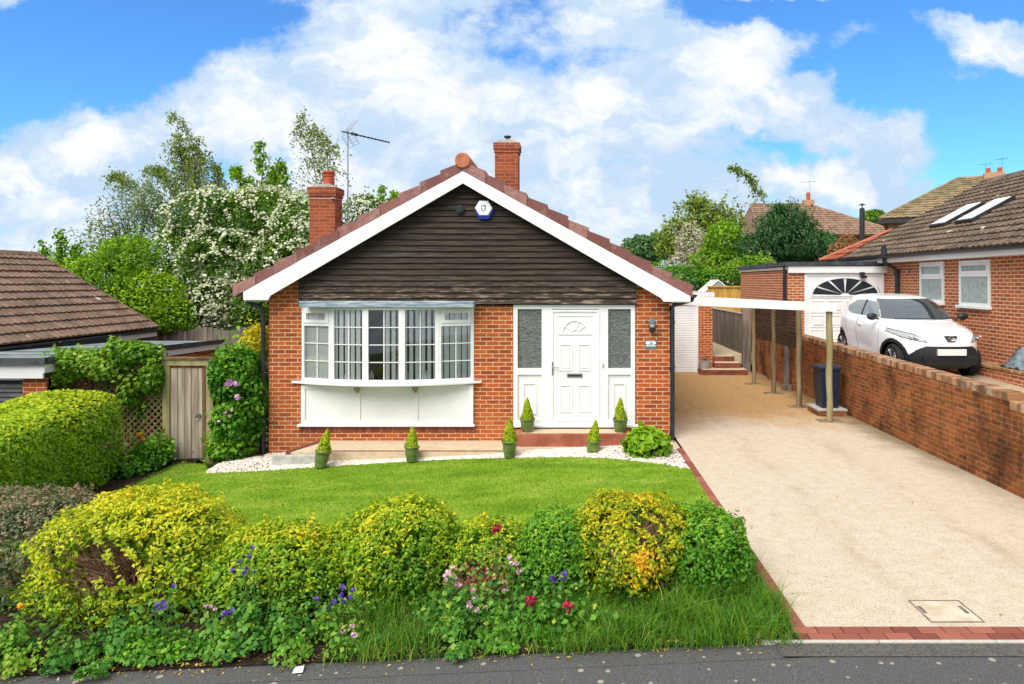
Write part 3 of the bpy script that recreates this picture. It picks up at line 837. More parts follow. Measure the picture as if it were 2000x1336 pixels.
# chimneys belong to the roof
def chimney(x0, x1, y0, y1, z0, z1, mt):
    b = MB(); b.box(x0, x1, y0, y1, z0, z1 - .20)
    b.box(x0 - .018, x1 + .018, y0 - .018, y1 + .018, z1 - .20, z1 - .13)
    b.box(x0 - .035, x1 + .035, y0 - .035, y1 + .035, z1 - .13, z1)
    return b.obj('chimney', mt, roof)
chimney(-5.50, -4.955, 14.5, 14.96, 2.4, 4.80, 'brick_chimney')
b = MB(); b.prism([(-5.51, 4.80), (-4.945, 4.80), (-5.08, 4.87), (-5.37, 4.87)], 14.52, 14.94); b.obj('chimney_flaunching', 'concrete', roof)
b = MB(); b.lathe([(.115, 4.86), (.118, 5.02), (.105, 5.03), (.105, 5.05), (.122, 5.055), (.122, 5.09), (.09, 5.09), (.09, 5.125), (.124, 5.125), (.122, 5.165), (.06, 5.18), (0, 5.18)], (-5.17, 14.73, 0), 20)
b.obj('chimney_pot', 'terracotta_red', roof, smooth=True)
chimney(-1.56, -1.065, 14.5, 14.95, 4.2, 5.74, 'brick_chimney')
b = MB(); b.prism([(-1.585, 5.74), (-1.04, 5.74), (-1.20, 5.82), (-1.42, 5.82)], 14.5, 14.95); b.obj('chimney_flaunching', 'concrete', roof)
b = MB(); b.lathe([(.055, 5.80), (.055, 5.83), (.075, 5.83), (.075, 5.84), (.05, 5.845), (.05, 5.895), (.08, 5.90), (.08, 5.925), (0, 5.93)], (-1.31, 14.72, 0), 16)
b.obj('chimney_cowl', 'metal_dark', roof, smooth=True)
b = MB()
for i in range(4):
    x = -1.55 + i * .125; zz = roofz(x) + .20
    b.box(x, x + .12, 14.485, 14.498, zz - .10, zz + .05)
b.obj('lead_flashing', 'lead', roof)

# bow window: five facets on an arc
bw = MB(); panes = []; blinds = MB(); bars = MB()
VX = [-4.758, -4.162, -3.532, -2.896, -2.287, -1.693]; VY = [12.2, 11.994, 11.883, 11.885, 11.996, 12.2]
zb, zt = 1.02, 2.345
def obox(mb, a, ud, nd, u0, u1, w0, w1, n0, n1, r=.5):
    P = []
    for w in (w0, w1):
        for (uu, nn) in ((u0, n1), (u1, n1), (u1, n0), (u0, n0)):
            P.append(tuple(a + ud * uu + nd * nn + Vector((0, 0, w))))
    mb.hexa(P, r)
for k in range(5):
    a = Vector((VX[k], VY[k], 0)); c = Vector((VX[k + 1], VY[k + 1], 0)); L = (c - a).length; ud = (c - a).normalized()
    nd = Vector((ud.y, -ud.x, 0))
    def fr(u0, u1, w0, w1, n0=-.06, n1=0.012, mb=bw): obox(mb, a, ud, nd, u0, u1, w0, w1, n0, n1)
    e = .052
    fr(0, e, zb, zt); fr(L - e, L, zb, zt); fr(e, L - e, zb, zb + .055); fr(e, L - e, zt - .05, zt)
    g0, g1, gz0, gz1 = e + .012, L - e - .012, zb + .065, zt - .06
    pb = MB()
    if k in (0, 4):
        tz = 2.06
        fr(e, L - e, tz - .055, tz, n1=.014)
        fr(e, L - e, zt - .115, zt - .05, n1=.03); fr(e, L - e, tz, tz + .055, n1=.03); fr(e, e + .06, tz + .055, zt - .115, n1=.03); fr(L - e - .06, L - e, tz + .055, zt - .115, n1=.03)
        obox(pb, a, ud, nd, e + .05, L - e - .05, tz + .05, zt - .11, -.028, -.022)
        obox(pb, a, ud, nd, e, L - e, zb + .05, tz - .05, -.028, -.022)
        rows = [(zb + .055, tz - .055, 3)]
        obox(bars, a, ud, nd, L / 2 - .009, L / 2 + .009, tz + .055, zt - .115, -.03, -.012)
    else:
        obox(pb, a, ud, nd, e, L - e, zb + .05, zt - .045, -.028, -.022)
        rows = [(zb + .055, zt - .05, 4)]
    for (w0, w1, n) in rows:
        obox(bars, a, ud, nd, L / 2 - .009, L / 2 + .009, w0, w1, -.032, -.014)
        for i in range(1, n):
            ww = w0 + (w1 - w0) * i / n
            obox(bars, a, ud, nd, e, L - e, ww - .008, ww + .008, -.031, -.015)
    panes.append(pb)
    # vertical blind slats just inside
    ns = 6; hw_ = .046 if k in (0, 4) else .034
    for i in range(ns):
        uu = (i + .5) * L / ns
        if k == 2 and uu < L * .52: continue
        ang = R(12 if k in (0, 4) else 22)
        dv = ud * math.cos(ang) - nd * math.sin(ang); nv = Vector((dv.y, -dv.x, 0))
        obox(blinds, a + ud * uu - nd * .055, dv, nv, -hw_, hw_, zb + .05, zt - .03, -.001, .001)
win = bw.obj('bow_window', 'white', H)
for p in panes: p.obj('window_pane', 'glass', win)
bars.obj('glazing_bar', 'white', win)
blinds.obj('vertical_blind', 'blind', win)
arc = []
for i in range(17):
    t = -1 + i / 8; x = -3.235 + t * 1.69
    arc.append((x, 12.2 - max(0, .415 * (1 - (t * 1.02) ** 2)) - .045))
sl = MB(); sl.slab(arc + [(-1.54, 12.21), (-4.93, 12.21)], .985, 1.018); sl.obj('window_sill', 'white', win)
arc2 = [(x, 12.2 - max(0, .33 * (1 - ((x + 3.225) / 1.5325) ** 2)) + .01) for x in np.linspace(-4.75, -1.70, 17)]
tb = MB(); tb.slab(arc2 + [(-1.70, 12.45), (-4.75, 12.45)], 2.345, 2.352); tb.slab(arc2 + [(-1.70, 12.45), (-4.75, 12.45)], .95, .984); tb.obj('window_board', 'white', win)
ap = MB(); ap.box(-4.758, -1.693, YF - .03, YF + .1, .25, .95)
def rim(mb, x0, x1, z0, z1, w, y0, y1):
    mb.box(x0, x1, y0, y1, z0, z0 + w); mb.box(x0, x1, y0, y1, z1 - w, z1)
    mb.box(x0, x0 + w, y0, y1, z0 + w, z1 - w); mb.box(x1 - w, x1, y0, y1, z0 + w, z1 - w)
rim(ap, -4.758, -1.693, .252, .95, .07, YF - .052, YF - .03)
for x in (-3.745, -2.715): ap.box(x - .04, x + .04, YF - .051, YF - .03, .322, .88)
ap.obj('apron_panel', 'white', win)
sl = MB(); sl.bbox(-4.82, -1.665, YF - .09, YF + .02, .215, .25, .006); sl.obj('lower_sill', 'white', win)
for x in (-3.745, -2.715):
    b = MB(); b.prism([(x - .03, .86), (x + .03, .86), (x + .045, .955), (x - .045, .955)], YF - .16, YF - .052)
    b.box(x - .02, x + .02, YF - .10, YF - .052, .82, .86); b.obj('sill_bracket', 'wood_green', win)

# entrance screen with the door
ef = MB(); y0, y1 = YF - .03, YF + .07
ef.box(-.979, 1.189, y0, y1, 2.30, 2.375); ef.box(-.979, -.905, y0, y1, .245, 2.30); ef.box(1.115, 1.189, y0, y1, .245, 2.30)
ef.box(-.475, -.30, y0, y1, .245, 2.30); ef.box(.545, .71, y0, y1, .245, 2.30)
for (a, c) in ((-.905, -.475), (.71, 1.115)):
    ef.box(a, c, y0, y1, 1.13, 1.245); ef.box(a, c, y0, y1, .245, .33); ef.box(a, c, y0 + .035, y1, .33, 1.13)
    rim(ef, a + .09, c - .09, .42, .98, .022, y0 + .018, y0 + .035)
ef.box(-.31, -.27, YF - .045, y0, .245, 2.29); ef.box(.515, .555, YF - .045, y0, .245, 2.29); ef.box(-.27, .515, YF - .045, y0, 2.25, 2.29)
ent = ef.obj('entrance_frame', 'white', H)
for (a, c) in ((-.905, -.475), (.71, 1.115)):
    b = MB(); b.box(a, c, y0 + .035, y0 + .045, 1.245, 2.30); b.obj('sidelight_pane', 'ripple', ent)
b = MB(); b.bbox(-1.04, 1.245, YF - .10, YF + .02, .205, .245, .006); b.obj('threshold_sill', 'white', ent)
b = MB(); b.bbox(.60, .635, YF - .045, YF - .03, 1.26, 1.33, .004); b.lathe([(0, YF - .052), (.008, YF - .05), (.009, YF - .045)], (.617, 0, 1.295), 10, axis='y'); b.obj('doorbell', 'concrete_pale', ent)
dm = MB(); yd = YF - .028
dm.box(-.30, .545, yd, YF + .05, .25, 2.28)
def raised(x0, x1, z0, z1):
    rim(dm, x0, x1, z0, z1, .022, yd - .012, yd); dm.bbox(x0 + .045, x1 - .045, yd - .010, yd, z0 + .045, z1 - .045, .004)
for (x0, x1) in ((-.155, .065), (.175, .395)):
    raised(x0, x1, .46, .95); raised(x0, x1, 1.20, 1.68)
dm.box(-.20, .44, yd - .012, yd, 2.17, 2.185); dm.box(-.18, .42, yd - .016, yd, 1.845, 1.868); dm.box(-.24, .48, yd - .014, yd, .30, .325)
door = dm.obj('front_door', 'white', H)
fn = MB(); cx, cz = .12, 1.87
for i in range(24):
    t0, t1 = math.pi * i / 24, math.pi * (i + 1) / 24
    for (ra, rb_) in ((.215, .24), (.055, .07)):
        fn.prism([(cx + ra * math.cos(t0), cz + ra * math.sin(t0)), (cx + rb_ * math.cos(t0), cz + rb_ * math.sin(t0)), (cx + rb_ * math.cos(t1), cz + rb_ * math.sin(t1)), (cx + ra * math.cos(t1), cz + ra * math.sin(t1))][::-1], yd - .018, yd)
for i in range(1, 5):
    t = math.pi * i / 5; d = Vector((math.cos(t), 0, math.sin(t))); p = Vector((-d.z, 0, d.x)) * .008
    q = [Vector((cx, 0, cz)) + d * .07 - p, Vector((cx, 0, cz)) + d * .215 - p, Vector((cx, 0, cz)) + d * .215 + p, Vector((cx, 0, cz)) + d * .07 + p]
    fn.prism([(v.x, v.z) for v in q][::-1], yd - .015, yd)
fn.obj('fan_moulding', 'white', door)
b = MB(); b.bbox(-.295, -.268, yd - .022, yd, 1.12, 1.36, .005); b.tube([(-.281, yd - .02, 1.265), (-.281, yd - .055, 1.265), (-.17, yd - .055, 1.262)], .010, 8); b.obj('door_handle', 'metal_grey', door)
b = MB(); b.bbox(-.025, .255, yd - .014, yd, 1.085, 1.15, .006); lb_ = b.obj('letterbox', 'metal_grey', door)
b = MB(); b.bbox(-.005, .235, yd - .019, yd - .014, 1.10, 1.135, .004); b.obj('letterbox_flap', 'metal_dark', door)

# things fixed to the front of the bungalow
al = thing('alarm_box', 'white hexagonal alarm box with blue base on the dark gable boards', 'alarm box', (-1.49, YF - .1, 4.06))
def hexpts(cx, cz, r, sq=1): return [(cx + r * math.cos(math.pi * k / 3), cz + r * sq * math.sin(math.pi * k / 3)) for k in range(6)]
b = MB(); b.prism(hexpts(-1.49, 4.04, .165)[::-1], YF - .15, YF - .04); b.obj('base', 'blue_plastic', al)
b = MB(); h0 = hexpts(-1.49, 4.085, .158, .96); h1 = hexpts(-1.49, 4.085, .145, .96)
b.poly([(x, YF - .17, z) for x, z in h0] + [(x, YF - .195, z) for x, z in h1] + [(x, YF - .14, z) for x, z in h0], [tuple(range(6, 12))[::-1]] + [(k, (k + 1) % 6, 6 + (k + 1) % 6, 6 + k) for k in range(6)] + [(12 + k, 12 + (k + 1) % 6, (k + 1) % 6, k) for k in range(6)])
b.obj('cover', 'white', al)
b = MB(); yq = YF - .1975
b.box(-1.49, -1.47, yq, yq + .003, 4.05, 4.135); b.box(-1.53, -1.49, yq, yq + .003, 4.115, 4.135); b.box(-1.545, -1.49, yq, yq + .003, 4.035, 4.05); b.box(-1.552, -1.538, yq, yq + .003, 4.05, 4.13)
b.box(-1.525, -1.495, yq, yq + .003, 4.008, 4.013)
b.v = [(x + .02, y, z) for x, y, z in b.v]; b.obj('emblem', 'slate_blue', al)
ln = thing('wall_lantern', 'small blue black lantern on the brick beside the front door', 'wall lantern', (1.49, YF, 2.02))
b = MB(); b.lathe([(0, 2.145), (.012, 2.14), (.014, 2.125), (.045, 2.095), (.072, 2.075), (.072, 2.065), (0, 2.065)], (1.49, YF - .10, 0), 12); b.obj('cap', 'slate_blue', ln, smooth=True)
b = MB(); b.lathe([(.05, 2.065), (.043, 1.975)], (1.49, YF - .10, 0), 12); b.obj('glass', 'obscured', ln, smooth=True)
b = MB(); b.lathe([(.055, 1.985), (.055, 1.97), (.05, 1.93), (.028, 1.90), (.014, 1.89), (.01, 1.875), (0, 1.87)], (1.49, YF - .10, 0), 12); b.box(1.47, 1.51, YF - .10, YF, 1.91, 1.95); b.bbox(1.45, 1.53, YF - .012, YF, 1.88, 2.03, .004); b.obj('bracket', 'black_plastic', ln)
pl = thing('house_number_plaque', 'slate blue house number plaque reading 26 under the wall lantern', 'house number', (1.473, YF, 1.665))
b = MB(); b.bbox(1.368, 1.578, YF - .014, YF - .001, 1.592, 1.745, .006); b.obj('plate', 'slate_blue', pl)
b = MB(); b.slab([(0, 0)], 0, 0) if False else None
pts = [(1.473 + .092 * math.copysign(abs(math.cos(t)) ** .6, math.cos(t)), 1.697 + .034 * math.copysign(abs(math.sin(t)) ** .8, math.sin(t))) for t in np.linspace(0, 2 * math.pi, 28, endpoint=False)]
b.prism(pts[::-1], YF - .017, YF - .014); b.box(1.385, 1.56, YF - .017, YF - .014, 1.635, 1.652); b.obj('white_panel', 'white', pl)
cu = bpy.data.curves.new('number', 'FONT'); cu.body = '26'; cu.size = .078; cu.align_x = 'CENTER'; cu.extrude = .001
to = bpy.data.objects.new('number', cu); COL.objects.link(to); bpy.context.view_layer.update()
me = bpy.data.meshes.new_from_object(to.evaluated_get(bpy.context.evaluated_depsgraph_get())); bpy.data.objects.remove(to); me.transform(Matrix.Rotation(R(90), 4, 'X')); me.transform(Matrix.Translation((1.473, YF - .0185, 1.670)))
link('number', me, 'metal_dark', pl)

# television aerial strapped to the left chimney
ae = thing('television_aerial', 'thin roof aerial with gridded reflector on a mast behind the left chimney', 'aerial', (-4.85, 14.99, 4.2))
b = MB(); b.tube([(-4.85, 15.02, 3.95), (-4.85, 15.02, 6.12)], .014, 8); b.obj('mast', 'metal_grey', ae)
b = MB(); A = Vector((-4.95, 14.9, 6.07)); Bv = Vector((-4.08, 15.55, 5.96))
b.tube([A, Bv], .014, 6)
d = (Bv - A).normalized(); sd_ = d.cross(Vector((0, 0, 1))).normalized()
for i in range(11):
    p = A.lerp(Bv, .25 + .075 * i); w = .085 - .003 * i
    b.tube([p - sd_ * w, p + sd_ * w], .006, 5); b.tube([p - Vector((0, 0, .022)), p + Vector((0, 0, .022))], .009, 5)
b.tube([A.lerp(Bv, .2), A.lerp(Bv, .32)], .032, 8)
b.obj('boom', 'metal_dark', ae)
b = MB(); root = A + d * .1
for s in (1, -1):
    far = Vector((0, 0, s * .24)) + d * .16
    for i in range(5):
        q = root + far * (i / 4 * .95 + .12) ; b.tube([q - sd_ * .34, q + sd_ * .34], .0045, 4)
    for t in (-.33, 0, .33): b.tube([root + far * .12 + sd_ * t, root + far * 1.07 + sd_ * t], .0055, 4)
b.obj('reflector', 'metal_grey', ae)
b = MB(); b.ell((-4.99, 14.47, 4.55), (.035, .03, .03)); b.tube([(-5.52, 14.47, 4.55), (-4.93, 14.47, 4.55), (-4.87, 15.0, 4.55)], .006, 5); b.obj('strap', 'metal_grey', ae)

# rear wing and garage of the bungalow
gb = thing('brick_garage', 'brick garage with white roller shutter behind the carport', 'garage', (3.2, 20.9, 0))
b = MB(); b.box(3.98, 4.42, 20.9, 21.15, -.1, 2.30); b.box(1.82, 3.16, 20.9, 21.15, -.1, 2.30); b.box(4.17, 4.42, 21.15, 26.5, -.1, 2.30); b.box(3.16, 3.98, 20.92, 21.15, 2.06, 2.30); b.box(1.82, 4.17, 26.3, 26.5, -.1, 2.3); b.obj('wall', 'brick', gb)
b = MB(); z = 0.0
while z < 2.05:
    b.poly([(3.15, 20.96, z), (3.93, 20.96, z), (3.93, 20.945, z + .012), (3.93, 20.945, z + .062), (3.93, 20.96, z + .074), (3.15, 20.96, z + .074), (3.15, 20.945, z + .062), (3.15, 20.945, z + .012)],
           [(0, 1, 2, 7), (7, 2, 3, 6), (6, 3, 4, 5)]); z += .075
b.obj('roller_shutter', 'white_paint', gb)
b = MB(); b.box(3.93, 3.98, 20.90, 20.97, 0, 2.06); b.box(3.10, 3.15, 20.90, 20.97, 0, 2.06); b.obj('door_frame', 'white', gb)
b = MB(); b.box(1.82, 4.42, 20.8, 26.6, 2.36, 2.42); b.obj('flat_roof', 'felt', gb)
b = MB(); b.box(1.82, 4.42, 20.77, 20.8, 2.33, 2.46); b.box(4.42, 4.45, 20.77, 26.6, 2.33, 2.46); b.obj('fascia', 'white_paint', gb)
rw = thing('rear_wing', 'orange tiled roof edge of the wing behind the bungalow', 'house wing', (1.5, 24, 0))
b = MB(); b.box(-2.0, 2.4, 22.2, 28, 0, 2.55); b.obj('wall', 'brick', rw)
b = MB(); b.hexa([(-2, 22.0, 3.9), (2.95, 22.0, 2.62), (2.95, 28, 2.62), (-2, 28, 3.9), (-2, 22.0, 4.05), (2.95, 22.0, 2.77), (2.95, 28, 2.77), (-2, 28, 4.05)]); b.obj('roof', 'roof_red', rw)


# ------------------------------------------------------------------ retaining wall, carport, steps
rw = thing('retaining_wall', 'weathered mossy brick retaining wall along the right of the driveway', 'garden wall', (5.95, 13, 0))
def wtop(y): return 1.20 + .0165 * (y - 9)
b = MB()
def wallrun(mb, y0, y1, dz):
    mb.hexa([(5.85, y0, -.3), (6.07, y0, -.3), (6.07, y1, -.3), (5.85, y1, -.3), (5.85, y0, wtop(y0) + dz), (6.07, y0, wtop(y0) + dz), (6.07, y1, wtop(y1) + dz), (5.85, y1, wtop(y1) + dz)])
wallrun(b, 9.06, 21.6, 0); wallrun(b, 5.6, 9.06, -.10)
for y in (17.45, 19.4): b.box(5.74, 5.85, y, y + .34, -.2, wtop(y) - .02)
b.obj('wall', 'brick_wall', rw)
b = MB(); y = 5.6
while y < 21.55:
    dz = -.10 if y + .07 < 9.06 else 0
    z0 = wtop(y) + dz + .002; j = rs.uniform(-.004, .004)
    b.bbox(5.842 + j, 6.078 + j, y + .005, y + .070, z0, z0 + .108 + rs.uniform(-.004, .004), .006, rs.uniform(0, 1)); y += .075
b.obj('coping', 'coping', rw, rnd=True)

POSTS = [(5.23, 13.67, .062), (5.14, 15.22, .062), (5.13, 17.06, .056), (5.06, 18.62, .054)]
cp = thing('carport', 'open carport of rough timber posts with a white fascia board beside the bungalow', 'carport', (4.0, 14, 0))
for (x, y, r) in POSTS:
    b = MB(); n = 9; pts = [(x + .008 * math.sin(k * 1.3), y + .006 * math.cos(k * 1.7), -.05 + 2.30 * k / n) for k in range(n + 1)]
    b.tube(pts, [r * (1 + .05 * math.sin(k * 2.1)) for k in range(n + 1)], 12)
    po = b.obj('post', 'wood_green' if y < 14 else 'wood_post', cp, smooth=True)
    b = MB(); b.bbox(x - .24, x + .24, y - .15, y + .15, -.05, .012, .006); b.obj('base_pad', 'wood_post', po)
b = MB(); b.hexa([(2.14, 13.50, 2.33), (5.33, 13.56, 2.19), (5.33, 13.60, 2.19), (2.14, 13.54, 2.33), (2.14, 13.50, 2.515), (5.33, 13.56, 2.355), (5.33, 13.60, 2.355), (2.14, 13.54, 2.515)])
b.obj('fascia', 'white_paint', cp)
b = MB(); b.tube([(5.22, 13.62, 2.29), (5.06, 18.75, 2.29)], .045, 4); b.obj('side_beam', 'wood_brown', cp)
for y in (15.2, 17.0, 18.6):
    b = MB(); b.hexa([(1.82, y - .03, 2.32), (5.3, y - .03, 2.20), (5.3, y + .03, 2.20), (1.82, y + .03, 2.32), (1.82, y - .03, 2.40), (5.3, y - .03, 2.28), (5.3, y + .03, 2.28), (1.82, y + .03, 2.40)]); b.obj('rafter', 'wood_brown', cp)

def lattice(x0, y0, x1, y1, z0, z1, pitch, w, diag, mb):
    """strips between two plan points"""
    a = Vector((x0, y0, 0)); c = Vector((x1, y1, 0)); L = (c - a).length; d = (c - a).normalized(); nd = Vector((d.y, -d.x, 0)); Hh = z1 - z0
    def strip(u0, w0, u1, w1, off):
        e = Vector((u1 - u0, w1 - w0)); e.normalize(); p = Vector((-e.y, e.x)) * w * .5
        q = [(u0 - p.x, w0 - p.y), (u1 - p.x, w1 - p.y), (u1 + p.x, w1 + p.y), (u0 + p.x, w0 + p.y)]
        V = [a + d * uu + Vector((0, 0, z0 + ww)) + nd * (off + t) for t in (.004, -.004) for uu, ww in q]
        mb.poly([tuple(v) for v in V], [(0, 1, 2, 3), (7, 6, 5, 4), (0, 4, 5, 1), (1, 5, 6, 2), (2, 6, 7, 3), (3, 7, 4, 0)])
    if diag:
        t = -Hh
        while t < L:
            u0, u1 = max(t, 0), min(t + Hh, L)
            if u1 > u0 + .02: strip(u0, u0 - t, u1, u1 - t, .005); strip(u0, Hh - (u0 - t), u1, Hh - (u1 - t), -.005)
            t += pitch * 1.414
    else:
        t = pitch
        while t < L: strip(t, 0, t, Hh, .005); t += pitch
        t = pitch * .5
        while t < Hh: strip(0, t, L, t, -.005); t += pitch
    return mb
for k in (1, 2):
    (x0, y0, _), (x1, y1, _) = POSTS[k], POSTS[k + 1]
    b = MB(); lattice(x0 + .03, y0 + .05, x1 + .03, y1 - .05, 1.26, 2.22, .080, .046, False, b)
    b.obj('trellis', 'wood_dark', cp)

bi = thing('garden_bin', 'dark blue plastic bin with a flat lid standing on a low brick plinth', 'bin', (5.47, 14.45, .15))
b = MB(); x0, x1, y0, y1 = 5.27, 5.67, 14.22, 14.66
b.hexa([(x0 + .03, y0 + .03, .15), (x1 - .03, y0 + .03, .15), (x1 - .03, y1 - .03, .15), (x0 + .03, y1 - .03, .15), (x0, y0, .95), (x1, y0, .95), (x1, y1, .95), (x0, y1, .95)])
for x in (x0 + .10, x0 + .20, x0 + .30): b.hexa([(x - .012, y0 + .012, .22), (x + .012, y0 + .012, .22), (x + .012, y0 + .04, .22), (x - .012, y0 + .04, .22), (x - .012, y0 - .012, .90), (x + .012, y0 - .012, .90), (x + .012, y0 + .02, .90), (x - .012, y0 + .02, .90)])
b.obj('body', 'bin', bi)
b = MB(); b.bbox(x0 - .025, x1 + .025, y0 - .03, y1 + .02, .95, 1.02, .02); b.tube([(x0 + .05, y1 + .03, .98), (x1 - .05, y1 + .03, .98)], .015, 8); b.obj('lid', 'bin', bi)
pt = MB(); pt.box(5.18, 5.76, 14.12, 14.78, -.1, .11); p = tag(pt.obj('brick_plinth', 'brick_wall'), 'low brick plinth carrying the dark blue bin', 'plinth')
pt = MB(); pt.bbox(5.165, 5.775, 14.10, 14.80, .11, .148, .006); pt.obj('slab', 'concrete', p)
b = MB(); b.hexa([(5.55, 17.55, .14), (5.70, 17.60, .14), (5.70, 17.66, .14), (5.55, 17.61, .14), (5.62, 17.72, 1.30), (5.77, 17.77, 1.30), (5.77, 17.80, 1.30), (5.62, 17.75, 1.30)])
b.box(5.53, 5.72, 17.5, 17.7, -.02, .14); tag(b.obj('timber_board', 'wood_grey'), 'grey timber board leaning on the retaining wall between carport posts', 'board')
gs = thing('brick_steps', 'three red brick steps up to the side path beside the garage', 'steps', (4.8, 20.5, 0))
for i in range(3):
    b = MB(); y0 = 20.35 + .34 * i; x1 = 5.35 - .12 * i
    b.bbox(4.45 - .50 * (i == 0) , x1, y0, y0 + .5, -.1, .165 * (i + 1) - .012, .006); s_ = b.obj('riser', 'step_brick', gs)
    b = MB(); b.bbox(4.46 - .44 * (i == 0), x1 - .02, y0 + .03, y0 + .5, .165 * (i + 1) - .012, .165 * (i + 1), .004); b.obj('tread', 'slab', s_)
b = MB(); b.slab([(4.43, 21.4), (5.9, 21.4), (5.9, 27), (4.43, 27)], .2, .497); tag(b.obj('side_path', 'slab'), kind='structure')
fe = thing('close_board_fence', 'dark weathered fence along the side path above the brick steps', 'fence', (5.5, 24, .5))
b = MB(); y = 21.2
while y < 26.9: b.bbox(5.49 + .01 * (int(y * 10) % 2), 5.52 + .01 * (int(y * 10) % 2), y, y + .125, .52, 1.76, .003); y += .13
b.obj('board_panel', 'wood_grey', fe)
b = MB(); b.box(5.47, 5.55, 21.2, 26.9, 1.762, 1.80); b.obj('capping_rail', 'concrete_pale', fe)
b = MB(); b.bbox(5.38, 5.62, 21.02, 21.2, -.1, 1.95, .01); tag(b.obj('gate_post', 'wood_grey'), 'broad grey post at the head of the carport trellis', 'post')
fe = thing('fence_panel', 'new orange timber fence panel at the back of the side path', 'fence', (6.2, 27.2, .5))
b = MB(); x = 5.55
while x < 7.1: b.bbox(x, x + .14, 27.15 + .008 * (int(x * 20) % 2), 27.18, .45, 2.56, .003); x += .142
b.obj('board_panel', 'wood_new', fe)
b = MB(); b.box(5.5, 7.15, 27.10, 27.2, 2.56, 2.62); b.obj('capping_rail', 'wood_new', fe)
gh = thing('greenhouse', 'small white framed greenhouse roof behind the orange fence panel', 'greenhouse', (6.06, 28.2, .45))
ends = [(5.42, 2.30), (6.06, 2.84), (6.70, 2.30)]
b = MB()
for y in (27.6, 28.9):
    for i in range(2): b.tube([(ends[i][0], y, ends[i][1]), (ends[i + 1][0], y, ends[i + 1][1])], .03, 4)
    for x in (5.42, 6.70): b.tube([(x, y, .4), (x, y, 2.30)], .03, 4)
for x, z in ends: b.tube([(x, 27.6, z), (x, 28.9, z)], .03, 4)
for k in range(1, 5):
    y = 27.6 + .26 * k
    for i in range(2): b.tube([(ends[i][0], y, ends[i][1]), (ends[i + 1][0], y, ends[i + 1][1])], .015, 4)
b.obj('frame', 'white', gh)
b = MB()
for i in range(2):
    (xa, za), (xb, zb_) = ends[i], ends[i + 1]
    b.poly([(xa, 27.6, za), (xb, 27.6, zb_), (xb, 28.9, zb_), (xa, 28.9, za)], [(0, 1, 2, 3)])
b.box(5.43, 5.44, 27.6, 28.9, .5, 2.30); b.box(6.68, 6.69, 27.6, 28.9, .5, 2.30); b.poly([(5.43, 27.61, .5), (6.69, 27.61, .5), (6.69, 27.61, 2.30), (6.06, 27.61, 2.82), (5.43, 27.61, 2.30)], [(0, 1, 2, 3, 4)])
b.obj('pane', 'obscured', gh)

# manhole in the driveway
mh = thing('manhole_cover', 'square manhole cover filled with driveway gravel and a thin metal frame', 'manhole cover', (3.19, 5.78, 0))
b = MB(); b.box(2.985, 3.395, 5.60, 5.955, -.05, .0045); b.obj('tray', 'drain_tray', mh)
b = MB(); rim_ = .006
b.box(2.97, 3.41, 5.585, 5.585 + rim_, -.05, .007); b.box(2.97, 3.41, 5.96, 5.96 + rim_, -.05, .007); b.box(2.97, 2.97 + rim_, 5.596, 5.96, -.05, .0068); b.box(3.41 - rim_, 3.41, 5.596, 5.96, -.05, .0068)
for (x, y) in ((3.005, 5.73), (3.355, 5.73)): b.bbox(x - .016, x + .016, y, y + .13, -.02, .009, .003)
b.obj('frame', 'drain_frame', mh)


# ------------------------------------------------------------------ tiled roofs
def tiled(mb, e0, e1, upv, n, pitch, amp, lift=.035, lim=None, crisp=1.0):
    """courses of curved tiles from the eave e0-e1 along the slope vector; lim(t) gives the run limits"""
    e0, e1, upv = Vector(e0), Vector(e1), Vector(upv); run = e1 - e0; L = run.length; rd = run.normalized(); nrm = rd.cross(upv.normalized())
    if nrm.z < 0: nrm = -nrm
    for i in range(n):
        t0, t1 = i / n, (i + 1) / n + .12 / n
        s0, s1 = (0, 1) if lim is None else lim((i + .3) / n)
        m = max(2, int((s1 - s0) * L / (pitch / 5)))
        base = len(mb.v); j = rs.uniform(-.004, .004)
        for k in range(m + 1):
            s = (s0 + (s1 - s0) * k / m) * L; a = amp * abs(math.sin(math.pi * s / pitch)) ** crisp
            p = e0 + rd * s
            for (t, h) in ((t0, lift - .03), (t0, lift + a + j), (t1, a * .9 + j)):
                mb.v.append(tuple(p + upv * t + nrm * h))
        for k in range(m):
            q = base + 3 * k
            mb.f += [(q, q + 3, q + 4, q + 1), (q + 1, q + 4, q + 5, q + 2)]; mb.r += [.5, .5]
    return mb


# ------------------------------------------------------------------ neighbour on the right
sheet('neighbour_drive', lambda y: 6.07, lambda y: 16, 6.0, 26, 6, 10, lambda x, y: .90 + .028 * (y - 13.9), 'paving')
nh = thing('brick_house', 'right hand brick house with a big brown tiled roof, two skylights and white windows', 'house', (9, 16, .9))
WX = 8.75
b = MB(); b.box(WX, WX + .25, 6.5, 20.9, .4, 3.42); b.box(WX + .25, 17, 20.65, 20.9, .4, 3.42); b.prism([(WX, 3.42), (17.3, 3.42), (12.75, 5.58)], 20.65, 20.9); b.box(17, 17.25, 6.5, 20.9, .4, 3.42)
b.obj('wall', 'brick_right', nh)
EX, EZ = 8.42, 3.47; RXn, RZn = 12.75, 5.82
b = MB(); tiled(b, (EX, 21.05, EZ), (EX, 6.0, EZ), (RXn - EX, 0, RZn - EZ), 15, .20, .032, .040)
tiled(b, (17.1, 6.0, EZ), (17.1, 21.05, EZ), (RXn - 17.1, 0, RZn - EZ), 14, .9, .02)
b.prism([(EX, EZ - .03), (17.1, EZ - .03), (RXn, RZn - .03)], 21.0, 21.04)
b.prism([(RXn - .12, RZn - .02), (RXn + .12, RZn - .02), (RXn, RZn + .10)], 6.0, 21.06)
nroof = b.obj('roof', 'roof_right', nh)
b = MB(); n = 8
